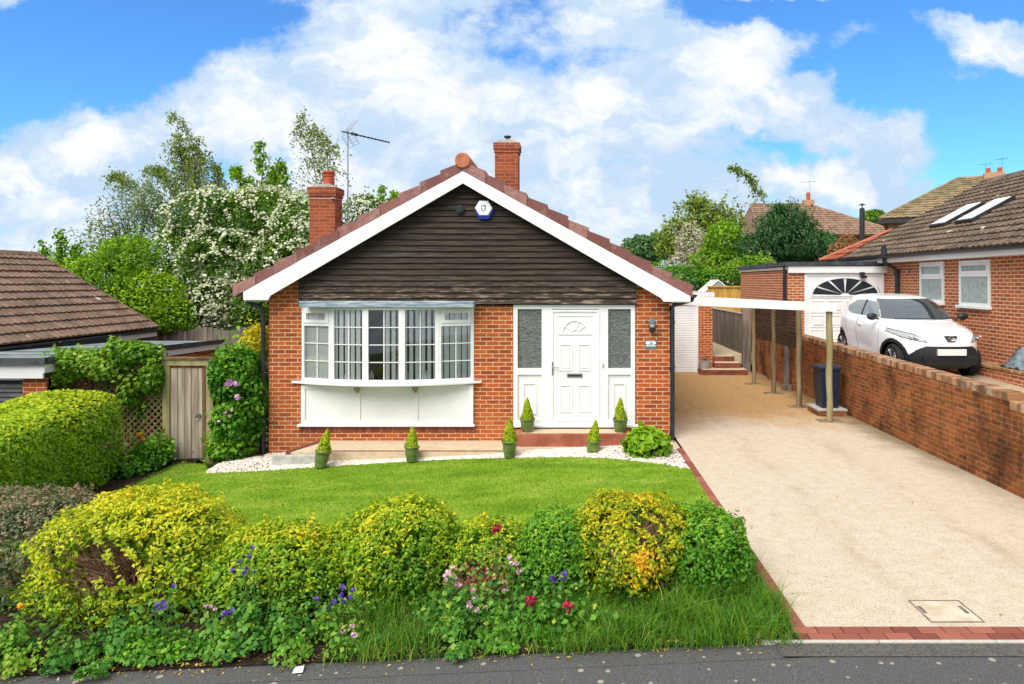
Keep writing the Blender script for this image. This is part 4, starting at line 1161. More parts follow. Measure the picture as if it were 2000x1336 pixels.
b.prism([(EX - .04 + .058 * math.cos(math.pi + math.pi * i / n), EZ - .005 + .06 * math.sin(math.pi + math.pi * i / n)) for i in range(n + 1)], 6.0, 21.0); b.obj('gutter', 'black_plastic', nh)
b = MB(); b.box(EX + .03, EX + .06, 6.0, 21.0, 3.30, 3.46); b.box(EX + .06, WX, 6.0, 21.0, 3.30, 3.33); b.obj('fascia', 'white_paint', nh)
def slope_pt(y, t, h=0): 
    d = Vector((RXn - EX, 0, RZn - EZ)); nn = Vector((-(RZn - EZ), 0, RXn - EX)).normalized()
    return Vector((EX, y, EZ)) + d * t + nn * h
for (yc, t0, t1) in ((17.95, .30, .545), (16.75, .30, .545)):
    b = MB(); w = .36
    P = [slope_pt(yc + w, t0, .0), slope_pt(yc - w, t0, .0), slope_pt(yc - w, t1, .0), slope_pt(yc + w, t1, .0), slope_pt(yc + w, t0, .13), slope_pt(yc - w, t0, .13), slope_pt(yc - w, t1, .13), slope_pt(yc + w, t1, .13)]
    b.hexa([tuple(p) for p in P]); s_ = b.obj('skylight', 'metal_dark', nroof if False else nh)
    b = MB(); w = .31; a0, a1 = t0 + .012, t1 - .012
    P = [slope_pt(yc + w, a0, .125), slope_pt(yc - w, a0, .125), slope_pt(yc - w, a1, .125), slope_pt(yc + w, a1, .125), slope_pt(yc + w, a0, .145), slope_pt(yc - w, a0, .145), slope_pt(yc - w, a1, .145), slope_pt(yc + w, a1, .145)]
    b.hexa([tuple(p) for p in P]); b.obj('skylight_pane', 'white', s_)
for (ya, yb, z0, z1, tr) in ((16.95, 15.88, 2.30, 3.26, 2.88), (15.24, 14.13, 2.27, 3.25, 2.93)):
    b = MB(); xf = WX - .035
    def rimx(mb, y0, y1, z0, z1, w, x0, x1):
        mb.box(x0, x1, y0, y1, z0, z0 + w); mb.box(x0, x1, y0, y1, z1 - w, z1); mb.box(x0, x1, y0, y0 + w, z0 + w, z1 - w); mb.box(x0, x1, y1 - w, y1, z0 + w, z1 - w)
    rimx(b, yb, ya, z0, z1, .06, xf, WX); b.box(xf, WX, yb + .06, ya - .06, tr - .03, tr + .04)
    rimx(b, yb + .06, ya - .06, tr + .04, z1 - .06, .05, xf - .012, xf + .01)
    wn = b.obj('window', 'white', nh)
    b = MB(); b.box(WX - .016, WX - .008, yb + .05, ya - .05, z0 + .05, z1 - .05); b.obj('window_pane', 'obscured', wn)
    b = MB(); b.bbox(WX - .10, WX, yb - .04, ya + .04, z0 - .06, z0, .006); b.obj('window_sill', 'white', wn)
b = MB(); b.tube([(EX - .03, 18.15, 3.75), (EX - .03, 18.15, 3.42), (EX - .03, 18.15, 3.30), (WX - .07, 18.02, 3.10), (WX - .07, 18.02, .95)], .055, 10); b.tube([(EX - .03, 18.15, 3.40), (EX - .03, 18.15, 3.68)], .075, 10)
b.obj('soil_pipe', 'black_plastic', nh, smooth=True)
for (y, z) in ((17.55, 3.05), (16.1 - .55, 3.36), (18.35, 3.03)):
    b = MB(); b.bbox(WX - .05, WX, y - .05, y + .05, z - .04, z + .04, .01); b.obj('wall_fitting', 'metal_grey', nh)
b = MB(); tiled(b, (8.36, 22.7, 3.46), (8.36, 21.06, 3.46), (1.64, 0, .885), 5, .22, .03, .04, lim=lambda t: (t, 1.0))
b.obj('rear_roof', 'roof_red', nh)
b = MB(); b.tube([(8.36, 22.7, 3.50), (10.0, 21.08, 4.39)], .06, 8); b.obj('hip_ridge', 'terracotta', nh)
b = MB(); b.box(8.75, 12.3, 21.1, 22.4, .5, 3.38); b.obj('rear_wall', 'brick_right', nh)
fl = thing('flue_pipe', 'tall black metal flue with a conical cowl beside the red roof', 'flue', (10.6, 24.8, 4.2))
b = MB(); b.lathe([(.09, 3.4), (.09, 5.42), (.07, 5.42), (.07, 5.45)], (10.63, 24.7, 0), 16); b.obj('pipe', 'metal_dark', fl, smooth=True)
b = MB(); b.lathe([(.02, 5.45), (.02, 5.56), (.13, 5.56), (.02, 5.62), (0, 5.625)], (10.63, 24.7, 0), 16); b.obj('cowl', 'metal_dark', fl)

ng = thing('flat_roof_garage', 'neighbour brick garage with a flat felt roof and white sunburst door', 'garage', (7.4, 18.9, 1.0))
b = MB(); b.box(6.06, 6.50, 18.8, 19.05, .4, 3.12); b.box(6.06, 6.31, 19.05, 24.0, .4, 3.12); b.box(6.31, 8.75, 23.8, 24.0, .4, 3.12); b.box(6.5, 8.75, 18.85, 19.05, 3.02, 3.12); b.box(8.69, 8.75, 18.8, 19.05, .4, 3.05)
b.obj('wall', 'brick_right', ng)
b = MB(); b.hexa([(5.98, 18.68, 3.22), (8.80, 18.68, 3.24), (8.80, 24.1, 3.24), (5.98, 24.1, 3.20), (5.98, 18.68, 3.33), (8.80, 18.68, 3.345), (8.80, 24.1, 3.345), (5.98, 24.1, 3.31)]); b.obj('flat_roof', 'felt_dark', ng)
b = MB(); b.box(6.04, 8.80, 18.72, 18.8, 3.03, 3.215); b.obj('fascia', 'white_paint', ng)
b = MB(); b.box(6.01, 6.06, 18.8, 24.05, 3.12, 3.20); b.obj('side_fascia', 'concrete', ng)
b = MB(); b.tube([(6.0, 18.95, 3.2), (6.0, 18.95, .9)], .045, 10); b.obj('downpipe', 'black_plastic', ng, smooth=True)
dm = MB(); yd = 18.80
rim(dm, 6.50, 8.69, 1.04, 3.03, .08, yd - .02, yd + .05)
dm.box(6.58, 8.61, yd, yd + .04, 1.06, 2.95)
for i in range(4):
    for j in range(3):
        x0 = 6.66 + i * .485; z0 = 1.13 + j * .40
        rim(dm, x0, x0 + .43, z0, z0 + .34, .03, yd - .012, yd); dm.bbox(x0 + .07, x0 + .36, yd - .018, yd, z0 + .07, z0 + .27, .006)
dm.box(6.60, 8.59, yd - .01, yd, 2.33, 2.345)
gd = dm.obj('garage_door', 'white_paint', ng)
fn = MB(); cx, cz, ra, rz = 7.62, 2.42, .90, .46
for i in range(6):
    t0, t1 = math.pi * i / 6 + .045, math.pi * (i + 1) / 6 - .045
    pts = []
    for k in range(7):
        t = t0 + (t1 - t0) * k / 6; pts.append((cx + ra * math.cos(t), cz + rz * math.sin(t)))
    tm = (t0 + t1) / 2; pts += [(cx + .13 * math.cos(t1), cz + .06 * math.sin(t1)), (cx + .13 * math.cos(t0), cz + .06 * math.sin(t0))]
    fn.prism(pts[::-1], yd - .008, yd)
fn.obj('sunburst_window', 'black_plastic', gd)
fr_ = MB(); N_ = 24
for i in range(N_):
    t0, t1 = math.pi * i / N_, math.pi * (i + 1) / N_
    fr_.prism([(cx + .90 * math.cos(t0), cz + .46 * math.sin(t0)), (cx + .94 * math.cos(t0), cz + .50 * math.sin(t0)), (cx + .94 * math.cos(t1), cz + .50 * math.sin(t1)), (cx + .90 * math.cos(t1), cz + .46 * math.sin(t1))][::-1], yd - .022, yd)
fr_.box(cx - .95, cx + .95, yd - .022, yd, cz - .04, cz - .005); fr_.obj('sunburst_frame', 'white_paint', gd)
b = MB(); b.bbox(7.98, 8.10, yd - .17, yd - .08, 2.97, 3.05, .01); b.bbox(8.0, 8.16, yd - .16, yd - .08, 2.88, 2.96, .01); b.obj('security_light', 'black_plastic', ng)

b = MB(); b.box(8.30, 8.75, 9.5, 14.0, .7, 1.09); ke = tag(b.obj('raised_bed_kerb', 'brick_right'), 'low red kerb round the strip below the right house wall', 'kerb')
b = MB(); [b.bbox(8.27, 8.75, 9.48 + .075 * k, 9.55 + .075 * k, 1.09, 1.14, .006, rs.uniform(0, 1)) for k in range(60)]; b.obj('coping', 'coping', ke, rnd=True)
# crumpled sheet on the kerb by the wall
n = 14; V = []; 
for i in range(n + 1):
    for j in range(n + 1):
        a, c = i / n, j / n
        x = 8.36 + .36 * a; y = 13.25 - 1.5 * c
        z = 1.13 + .42 * max(0, a - .35) / .65 * (1 - .5 * abs(c - .4)) + .05 * math.sin(i * 1.7 + j * .9) * math.sin(j * 2.3) + .045
        V.append((x, y, z))
F = [(i * (n + 1) + j, i * (n + 1) + j + 1, (i + 1) * (n + 1) + j + 1, (i + 1) * (n + 1) + j) for i in range(n) for j in range(n)]
tp = fast('plastic_sheet', V, F, 'tarp'); md = tp.modifiers.new('s', 'SOLIDIFY'); md.thickness = .02
tag(tp, 'crumpled blue grey plastic sheet on the kerb against the right house wall', 'plastic sheet')

# ------------------------------------------------------------------ houses further back
fh = thing('hipped_house', 'tall house with a mottled hipped roof behind the right hand house', 'house', (14.55, 31.9, .5))
b = MB(); b.box(14.9, 27, 32.3, 42, .3, 5.75); b.obj('wall', 'brick_far', fh)
def roofpoly(name, e, r0, r1, z0, z1, mt, par, n=16, pitch=.33, amp=.03):
    """hipped roof: e = x0,x1,y0,y1 eaves, ridge from r0 to r1 (x) at mid depth"""
    x0, x1, y0, y1 = e; ym = (y0 + y1) / 2; mb = MB()
    tiled(mb, (x0, y0, z0), (x1, y0, z0), (0, ym - y0, z1 - z0), n, pitch, amp, .05, lambda t: ((r0 - x0) / (x1 - x0) * t, 1 - (x1 - r1) / (x1 - x0) * t))
    mb.poly([(x0, y0, z0 - .05), (x1, y0, z0 - .05), (x1, y1, z0 - .05), (x0, y1, z0 - .05), (r0, ym, z1 - .03), (r1, ym, z1 - .03)], [(0, 3, 2, 1), (0, 4, 3), (1, 2, 5), (2, 3, 4, 5), (0, 1, 5, 4)])
    mb.tube([(r0, ym, z1 + .03), (r1, ym, z1 + .03)], .11, 6); mb.tube([(x0, y0, z0 + .02), (r0, ym, z1 + .03)], .09, 6); mb.tube([(x1, y0, z0 + .02), (r1, ym, z1 + .03)], .09, 6)
    return mb.obj(name, mt, par)
rf = roofpoly('roof', (14.55, 27.5, 31.9, 42.4), 17.95, 24.2, 5.72, 8.02, 'roof_far', fh)
b = MB(); b.box(14.5, 27.5, 31.82, 31.9, 5.5, 5.68); b.obj('fascia', 'metal_dark', fh)
b = MB(); b.box(19.1, 20.0, 36.8, 37.4, 7.6, 8.25); ch = b.obj('chimney', 'brick_far', rf)
for x in (19.3, 19.8):
    b = MB(); b.lathe([(.12, 8.24), (.10, 8.5), (0, 8.5)], (x, 37.1, 0), 10); b.obj('chimney_pot', 'terracotta_red', rf)
for (xa, za, zb_) in ((19.9, 8.93, 9.0), (19.2, 8.73, 8.75)):
    b = MB(); b.tube([(xa, 37.1, 8.2), (xa, 37.1, zb_)], .008, 5); b.tube([(xa - .3, 37.1, za - .03), (xa + .25, 37.1, za)], .010, 5); b.obj('aerial', 'metal_dark', rf)
b = MB(); b.box(15.9, 17.3, 32.25, 32.3, 4.2, 5.45); w_ = b.obj('window', 'white', fh)
b = MB(); b.box(16.0, 17.2, 32.24, 32.25, 4.3, 5.35); b.obj('window_pane', 'obscured', w_)
fh.rotation_euler.z = R(-27)
fh = thing('distant_house', 'distant hipped roof house with a chimney behind the dark conifer', 'house', (15, 48, .5))
b = MB(); b.box(12.9, 21.4, 44.5, 53, .3, 5.9); b.obj('wall', 'brick_far', fh)
rf = roofpoly('roof', (12.5, 21.9, 44, 53.5), 13.0, 17.2, 5.8, 8.25, 'roof_far_brown', fh, 14, .4, .03)
b = MB(); b.box(16.8, 17.5, 48.5, 49.1, 8.0, 8.6); b.obj('chimney', 'brick_far', rf)
b = MB(); b.lathe([(.16, 8.6), (.14, 9.15), (0, 9.15)], (17.15, 48.8, 0), 10); b.obj('chimney_pot', 'terracotta_red', rf)
b = MB(); b.tube([(17.3, 48.9, 8.6), (17.3, 48.9, 10.0)], .012, 5); b.tube([(16.6, 48.9, 9.9), (17.8, 48.9, 9.97)], .014, 5); b.obj('aerial', 'metal_grey', rf)
b = MB(); b.box(13.4, 14.6, 44.45, 44.5, 3.6, 5.2); w_ = b.obj('window', 'white', fh)
b = MB(); b.box(13.5, 14.5, 44.44, 44.45, 3.7, 5.1); b.obj('window_pane', 'obscured', w_)
po = thing('utility_pole', 'thin dark utility pole left of the distant house', 'utility pole', (11.1, 44, .3))
b = MB(); b.tube([(11.1, 44, .3), (11.1, 44, 7.45)], .10, 8); b.obj('pole', 'bark', po)
for z in (6.5, 6.9, 7.3):
    b = MB(); b.tube([(11.1, 43.9, z), (11.35, 43.9, z)], .05, 6); b.obj('insulator', 'metal_dark', po)

# ------------------------------------------------------------------ neighbour on the left
lh = thing('tiled_bungalow', 'left hand bungalow seen as a large brown tiled roof slope', 'bungalow', (-14.8, 12, -.8))
b = MB(); b.box(-18.0, -11.75, 4.5, 18.85, -1, 1.45); b.prism([(-18, 1.45), (-11.75, 1.45), (-14.8, 3.38)], 18.65, 18.85); b.obj('wall', 'brick', lh)
b = MB(); tiled(b, (-11.4, 19.0, 1.50), (-11.4, 4.0, 1.50), (-3.4, 0, 2.04), 12, .19, .028, .045)
tiled(b, (-18.2, 4.0, 1.50), (-18.2, 19.0, 1.50), (3.4, 0, 2.04), 12, .6, .016)
b.prism([(-11.4, 1.47), (-14.8, 3.51), (-18.2, 1.47)], 18.96, 19.0)
b.prism([(-14.93, 3.52), (-14.67, 3.52), (-14.8, 3.62)], 4.0, 19.02)
lr = b.obj('roof', 'roof_left', lh)
b = MB(); b.hexa([(-11.4, 18.98, 1.50), (-11.4, 19.06, 1.50), (-14.8, 19.06, 3.54), (-14.8, 18.98, 3.54), (-11.4, 18.98, 1.56), (-11.4, 19.06, 1.56), (-14.8, 19.06, 3.61), (-14.8, 18.98, 3.61)]); b.obj('verge', 'roof_left', lr)
b = MB(); n = 8
b.prism([(-11.36 + .058 * math.cos(math.pi + math.pi * i / n), 1.47 + .06 * math.sin(math.pi + math.pi * i / n)) for i in range(n + 1)], 4.0, 19.0); b.obj('gutter', 'black_plastic', lh)
b = MB(); b.box(-11.45, -11.42, 17.3, 18.95, 1.28, 1.45); b.obj('fascia', 'white_paint', lh)
b = MB(); b.box(-11.45, -11.42, 4, 17.3, 1.28, 1.45); b.obj('dark_fascia', 'metal_dark', lh)
lg = thing('felt_roof_garage', 'left neighbour garage with grey felt flat roof and black slatted door', 'garage', (-10.2, 14, -.8))
b = MB(); b.box(-9.15, -8.95, 11.75, 17.3, -1, 1.14); b.box(-11.7, -9.15, 17.1, 17.3, -1, 1.14); b.box(-9.35, -8.95, 11.7, 11.9, -1, 1.15); b.obj('wall', 'brick', lg)
b = MB(); b.hexa([(-12.0, 11.55, 1.39), (-8.86, 11.55, 1.40), (-8.86, 17.5, 1.20), (-12.0, 17.5, 1.20), (-12.0, 11.55, 1.46), (-8.86, 11.55, 1.47), (-8.86, 17.5, 1.27), (-12.0, 17.5, 1.27)]); b.obj('flat_roof', 'felt', lg)
b = MB(); b.hexa([(-8.88, 11.53, 1.42), (-8.82, 11.53, 1.42), (-8.82, 17.52, 1.22), (-8.88, 17.52, 1.22), (-8.88, 11.53, 1.505), (-8.82, 11.53, 1.505), (-8.82, 17.52, 1.31), (-8.88, 17.52, 1.31)]); b.box(-12, -8.82, 11.49, 11.55, 1.39, 1.50); b.obj('roof_edge', 'felt_dark', lg)
for k in range(5):
    b = MB(); y = 12.6 + k * 1.0; q = 1.465 - (y - 11.55) * .0336; b.hexa([(-12.0, y, q - .03), (-8.9, y, q - .02), (-8.9, y + .05, q - .02), (-12.0, y + .05, q - .03), (-12.0, y, q + .004), (-8.9, y, q + .014), (-8.9, y + .05, q + .012), (-12.0, y + .05, q + .002)]); b.obj('seam', 'felt_dark', lg)
b = MB(); b.box(-12, -8.90, 11.56, 11.60, 1.15, 1.388); b.hexa([(-8.90, 11.56, 1.24), (-8.87, 11.56, 1.24), (-8.87, 17.45, 1.08), (-8.90, 17.45, 1.08), (-8.90, 11.56, 1.385), (-8.87, 11.56, 1.385), (-8.87, 17.45, 1.19), (-8.90, 17.45, 1.19)]); b.obj('fascia', 'white_paint', lg)
b = MB(); z = -.9
while z < 1.05:
    b.hexa([(-12, 11.70, z), (-9.35, 11.70, z), (-9.35, 11.76, z), (-12, 11.76, z), (-12, 11.73, z + .07), (-9.35, 11.73, z + .07), (-9.35, 11.76, z + .07), (-12, 11.76, z + .07)]); z += .078
b.obj('garage_door', 'metal_dark', lg)
b = MB(); b.box(-12, -9.3, 11.62, 11.70, 1.11, 1.15); b.obj('door_head', 'white_paint', lg)

# fence, gate and trellis between the bungalow and the left neighbour
fe = thing('back_fence', 'grey board fence under the hawthorn behind the left garage', 'fence', (-9, 20.6, -.3))
b = MB(); x = -13
while x < -5.5: b.bbox(x, x + .145, 20.6 + .012 * (int(x * 20) % 2), 20.63 + .012 * (int(x * 20) % 2), -.7, 1.36 + .05 * math.sin(x * 5), .003); x += .15
b.obj('board_panel', 'wood_grey', fe)
gt = thing('garden_gate', 'silvered boarded timber gate with a ring latch in a mossy frame', 'gate', (-6.8, 12.25, -.42))
b = MB(); b.bbox(-7.26, -7.13, 12.2, 12.3, -.6, 1.40, .008); b.bbox(-6.48, -6.35, 12.2, 12.3, -.6, 1.40, .008); b.bbox(-7.27, -6.34, 12.19, 12.31, 1.29, 1.40, .006); b.obj('frame', 'wood_green', gt)
b = MB(); b.bbox(-7.30, -6.31, 12.16, 12.34, 1.40, 1.435, .006); b.obj('capping_rail', 'wood_brown', gt)
b = MB()
for k in range(5):
    x = -7.125 + k * .126; b.bbox(x, x + .122, 12.225 + .006 * (k % 2), 12.26, -.40 + .01 * (k % 3), 1.235, .004)
b.obj('board_panel', 'wood_gate', gt)
b = MB(); b.bbox(-6.555, -6.49, 12.215, 12.265, -.42, 1.255, .004); b.bbox(-7.125, -6.555, 12.235, 12.265, 1.235, 1.262, .003); b.obj('gate_stile', 'wood_brown', gt)
b = MB(); b.lathe([(0, 12.21), (.045, 12.21), (.05, 12.22), (.05, 12.226)], (-6.62, 0, .39), 18, axis='y')
for k in range(16):
    a0, a1 = 2 * math.pi * k / 16, 2 * math.pi * (k + 1) / 16
    b.tube([(-6.62 + .042 * math.cos(a0), 12.195, .37 + .042 * math.sin(a0)), (-6.62 + .042 * math.cos(a1), 12.195, .37 + .042 * math.sin(a1))], .006, 5, cap=False)
b.obj('ring_latch', 'metal_grey', gt)
tr = thing('trellis_fence', 'diagonal trellis left of the garden gate with a top rail', 'trellis', (-8.2, 12.3, -.45))
b = MB(); lattice(-9.3, 12.3, -7.28, 12.3, -.45, 1.36, .085, .022, True, b); b.obj('lattice', 'wood_post', tr)
b = MB(); b.bbox(-9.35, -7.26, 12.24, 12.36, 1.36, 1.41, .006); b.obj('top_rail', 'wood_brown', tr)
tr = thing('narrow_trellis', 'narrow trellis behind the climbing plants left of the bungalow corner', 'trellis', (-5.9, 12.4, -.4))
b = MB(); lattice(-6.33, 12.45, -5.40, 12.45, -.4, 1.30, .085, .022, True, b); b.obj('lattice', 'wood_post', tr)


# ------------------------------------------------------------------ white hatchback
def build_car():
    root = thing('parked_car', 'white small hatchback parked nose out on the raised drive at right', 'car', (0, 0, 0))
    T = np.array([
        (0.17, .34, 3.52, .72, 3.0), (0.22, .12, 3.60, .79, 3.0), (0.32, .03, 3.65, .845, 3.1), (0.45, .00, 3.68, .865, 3.1), (0.58, .005, 3.70, .87, 3.1),
        (0.70, .02, 3.70, .87, 3.1), (0.80, .05, 3.695, .868, 3.0), (0.87, .11, 3.69, .862, 2.9), (0.92, .22, 3.68, .855, 2.8), (0.965, .42, 3.665, .845, 2.8),
        (1.00, .66, 3.64, .83, 3.0), (1.035, .89, 3.62, .812, 3.4), (1.065, 1.00, 3.60, .797, 4.0), (1.14, 1.11, 3.555, .768, 4.4), (1.26, 1.31, 3.47, .722, 4.6),
        (1.375, 1.54, 3.37, .668, 4.6), (1.44, 1.71, 3.29, .628, 4.4), (1.485, 1.88, 3.18, .575, 4.0), (1.512, 2.08, 3.02, .48, 3.6), (1.527, 2.30, 2.86, .33, 3.2), (1.532, 2.5, 2.72, .16, 2.8), (1.533, 2.6, 2.62, .01, 2.2)])
    sub = 9; K = []
    n = len(T)
    for i in range(n - 1):
        p0, p1, p2, p3 = T[max(i - 1, 0)], T[i], T[i + 1], T[min(i + 2, n - 1)]
        for k in range(sub):
            t = k / sub
            K.append(.5 * (2 * p1 + (p2 - p0) * t + (2 * p0 - 5 * p1 + 4 * p2 - p3) * t * t + (3 * p1 - p0 - 3 * p2 + p3) * t ** 3))
    K.append(T[-1]); K = np.array(K); m = len(K); q = 560
    th = np.linspace(0, 2 * math.pi, q, endpoint=False); th = th - .12 * np.sin(4 * th)
    c, s = np.cos(th), np.sin(th)
    z, yf, yr, w, ex = [K[:, i][:, None] for i in range(5)]
    front = s[None, :] < 0
    e = np.where(front, ex, 4.2)
    X = w * np.sign(c) * np.abs(c) ** (2 / e); yc = (yf + yr) / 2; Y = yc + (yr - yf) / 2 * np.sign(s) * np.abs(s) ** (2 / e)
    Z = np.repeat(z, q, 1)
    # tuck in the doors between the wheels, swell over them
    side = np.clip((np.abs(X) - .6) / .25, 0, 1) * np.clip((Z - .2) / .3, 0, 1) * np.clip((.95 - Z) / .2, 0, 1)
    X = X * (1 - side * .045 * np.exp(-((Y - 1.95) / .55) ** 2) * np.clip((.75 - Z) / .3, 0, 1))
    V = np.stack([X, Y, Z], 2).reshape(-1, 3)
    ii, jj = np.meshgrid(np.arange(m - 1), np.arange(q), indexing='ij'); j2 = (jj + 1) % q
    F = np.stack([ii * q + jj, ii * q + j2, (ii + 1) * q + j2, (ii + 1) * q + jj], 2).reshape(-1, 4)
    C = V[F].mean(1); ax, cy, cz = np.abs(C[:, 0]), C[:, 1], C[:, 2]
    W_ = np.interp(cz, K[:, 0], K[:, 3]); YC = np.interp(cz, K[:, 0], (K[:, 1] + K[:, 2]) / 2)

    def inpoly(px, py, poly):
        r = np.zeros(len(px), bool); k = len(poly)
        for i in range(k):
            (x0, y0), (x1, y1) = poly[i], poly[(i + 1) % k]
            cr = ((y0 > py) != (y1 > py)) & (px < (x1 - x0) * (py - y0) / (y1 - y0 + 1e-12) + x0); r ^= cr
        return r
    lab = np.zeros(len(F), int)
    sidef = (ax > .90 * W_) & (cy > 1.1) & (cy < 3.3)
    lab[(cz < .285) & (cy > .3)] = 2
    wa = np.full(len(F), 9.)
    for yw in (.70, 3.13): wa = np.minimum(wa, np.hypot(cy - yw, (cz - .31)))
    body_side = ax > .60
    lab[body_side & (wa < .425)] = 2
    lab[body_side & (wa < .355) & (cz < .66)] = -1
    gr = (cy < .8) & inpoly(ax, cz, [(-.01, .645), (.44, .645), (.56, .575), (.83, .26), (.83, .10), (-.01, .10)])
    lab[gr] = 2
    hl = (cy < .95) & inpoly(ax, cz, [(.86, .955), (.72, .905), (.56, .86), (.47, .79), (.40, .705), (.56, .735), (.72, .775), (.83, .86)])
    lab[hl] = 2
    hi_ = (cy < .95) & inpoly(ax, cz, [(.845, .925), (.72, .888), (.57, .846), (.485, .785), (.44, .725), (.56, .747), (.71, .787), (.815, .86)])
    lab[hi_] = 5
    ws = (cy < YC) & (ax < .915 * W_) & (cz > 1.08) & (cz < 1.462) & (cy > .9) & (cy < 2.2)
    lab[ws] = 3
    rw_ = (cy > YC + .4) & (ax < .88 * W_) & (cz > 1.10) & (cz < 1.39); lab[rw_] = 6
    sw = sidef & (cz > 1.09) & inpoly(cy, cz, [(1.33, 1.08), (1.71, 1.405), (2.14, 1.42), (2.10, 1.08)])
    swr = sidef & (cz > 1.09) & inpoly(cy, cz, [(2.15, 1.08), (2.19, 1.42), (2.62, 1.40), (2.98, 1.24), (2.90, 1.14), (2.6, 1.09)]); lab[swr] = 7
    lab[sw] = 4
    sw2 = sidef & (cz > 1.09) & inpoly(cy, cz, [(2.08, 1.05), (2.12, 1.425), (2.20, 1.425), (2.17, 1.05)]); lab[sw2] = 2
    used = lambda k: F[lab == k]

    def part(name, faces, mt, par, smooth=True):
        idx, inv = np.unique(faces, return_inverse=True)
        return fast(name, V[idx], inv.reshape(faces.shape), mt, par, smooth=smooth, world=False)
    body = part('body', used(0), M_CAR, root)
    part('cladding', used(2), 'black_trim', root)
    part('windscreen', used(3), 'car_glass2', root)
    part('rear_window', used(6), 'car_glass2', root)
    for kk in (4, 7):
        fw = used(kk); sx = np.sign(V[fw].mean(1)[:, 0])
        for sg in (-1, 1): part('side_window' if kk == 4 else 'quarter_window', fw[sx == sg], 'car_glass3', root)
    h5 = used(5); hx = V[h5].mean(1)[:, 0]
    for sgn in (-1, 1):
        hd = part('headlight', h5[np.sign(hx) == sgn], 'lamp_glass', root)
        b = MB()
        for (xx, yy, zz) in ((.58, .20, .80), (.66, .24, .82)): b.ell((sgn * xx, yy, zz), (.03, .05, .018), 12, 8)
        b.obj('lamp', 'chrome', hd, world=False)
    # lower hull so that nothing shows through the arches
    b = MB(); b.bbox(-.62, .62, .45, 3.5, .16, .85, .05); b.bbox(-.55, .55, .30, 3.55, .2, .7, .05); b.obj('underbody', 'tyre', root, world=False)
    for yw in (.70, 3.13):
        for sgn in (-1, 1):
            b = MB(); xo = sgn * .80; d = -sgn
            prof = [(.205, 0), (.225, -.004), (.29, -.004), (.305, .012), (.312, .03), (.312, .165), (.30, .185), (.2, .19)]
            b.lathe([(r_, d * h_) for r_, h_ in (prof if d > 0 else prof)], (xo, yw, .312), 40, axis='x')
            ty = b.obj('wheel', 'tyre', root, smooth=True, world=False)
            b = MB(); b.lathe([(.215, d * -.002), (.205, d * .01), (.195, d * .05), (.06, d * .05), (0, d * .05)], (xo, yw, .312), 32, axis='x')
            b.obj('rim_well', 'metal_dark', ty, world=False)
            b = MB()
            for k in range(5):
                for dd in (-.17, .17):
                    a = 2 * math.pi * k / 5 + dd; a2 = 2 * math.pi * k / 5 + dd * .35
                    p0 = Vector((xo + d * .012, yw + .045 * math.cos(a2), .312 + .045 * math.sin(a2))); p1 = Vector((xo + d * .006, yw + .207 * math.cos(a), .312 + .207 * math.sin(a)))
                    b.tube([p0, p1], [.020, .024], 5)
            b.lathe([(0, d * -.004), (.05, d * .0), (.055, d * .02)], (xo, yw, .312), 16, axis='x'); b.lathe([(.200, d * -.004), (.217, d * -.006), (.219, d * .01)], (xo, yw, .312), 32, axis='x')
            b.obj('rim', 'chrome_grey', ty, world=False)
    for sgn in (-1, 1):
        b = MB(); b.ell((sgn * .93, 1.28, 1.12), (.11, .06, .075), 18, 12); b.tube([(sgn * .78, 1.31, 1.07), (sgn * .88, 1.29, 1.09)], .022, 6); b.obj('mirror', 'black_trim', root, smooth=True, world=False)
    b = MB(); b.bbox(-.265, .265, -.035, .02, .485, .60, .004); b.obj('number_plate', 'white', root, world=False)
    b = MB(); b.prism([(-.115, .845), (-.06, .735), (.06, .735), (.115, .845)], .015, .14); em = b.obj('badge_surround', 'black_trim', root, world=False)
    b = MB()
    def ering(cx, cz, rx, rz):
        for k in range(20):
            a0, a1 = 2 * math.pi * k / 20, 2 * math.pi * (k + 1) / 20
            b.tube([(cx + rx * math.cos(a0), .006, cz + rz * math.sin(a0)), (cx + rx * math.cos(a1), .006, cz + rz * math.sin(a1))], .0065, 5, cap=False)
    ering(0, .797, .066, .04); ering(0, .797, .022, .038); ering(0, .813, .042, .018); b.obj('badge', 'chrome', em, world=False)
    b = MB()
    b.bbox(-.5, .5, .002, .10, .30, .47, .02); b.obj('lower_grille', 'tyre', root, world=False)
    b = MB(); b.tube([(-.6, 1.0, 1.09), (-.3, 0.99, 1.095), (.2, .985, 1.09)], .012, 6); b.tube([(.1, .985, 1.09), (.62, 1.03, 1.10)], .012, 6); b.obj('wiper', 'black_trim', root, world=False)
    b = MB(); b.tube([(0, 2.95, 1.50), (0, 3.12, 1.68)], .006, 5); b.obj('aerial', 'black_trim', root, world=False)
    # door seams and handle
    b = MB()
    def on(yq, zq):
        wq = float(np.interp(zq, K[:, 0], K[:, 3])); t = np.clip((.95 - zq) / .2, 0, 1) * np.clip((.75 - zq) / .3, 0, 1) * .045 * np.exp(-((yq - 1.95) / .55) ** 2) * np.clip((zq - .2) / .3, 0, 1)
        yfq = float(np.interp(zq, K[:, 0], K[:, 1])); yrq = float(np.interp(zq, K[:, 0], K[:, 2])); eq = float(np.interp(zq, K[:, 0], K[:, 4])) if yq < (yfq + yrq) / 2 else 4.2
        rr = abs((yq - (yfq + yrq) / 2) / ((yrq - yfq) / 2)); return wq * (1 - rr ** eq) ** (1 / eq) * (1 - t)
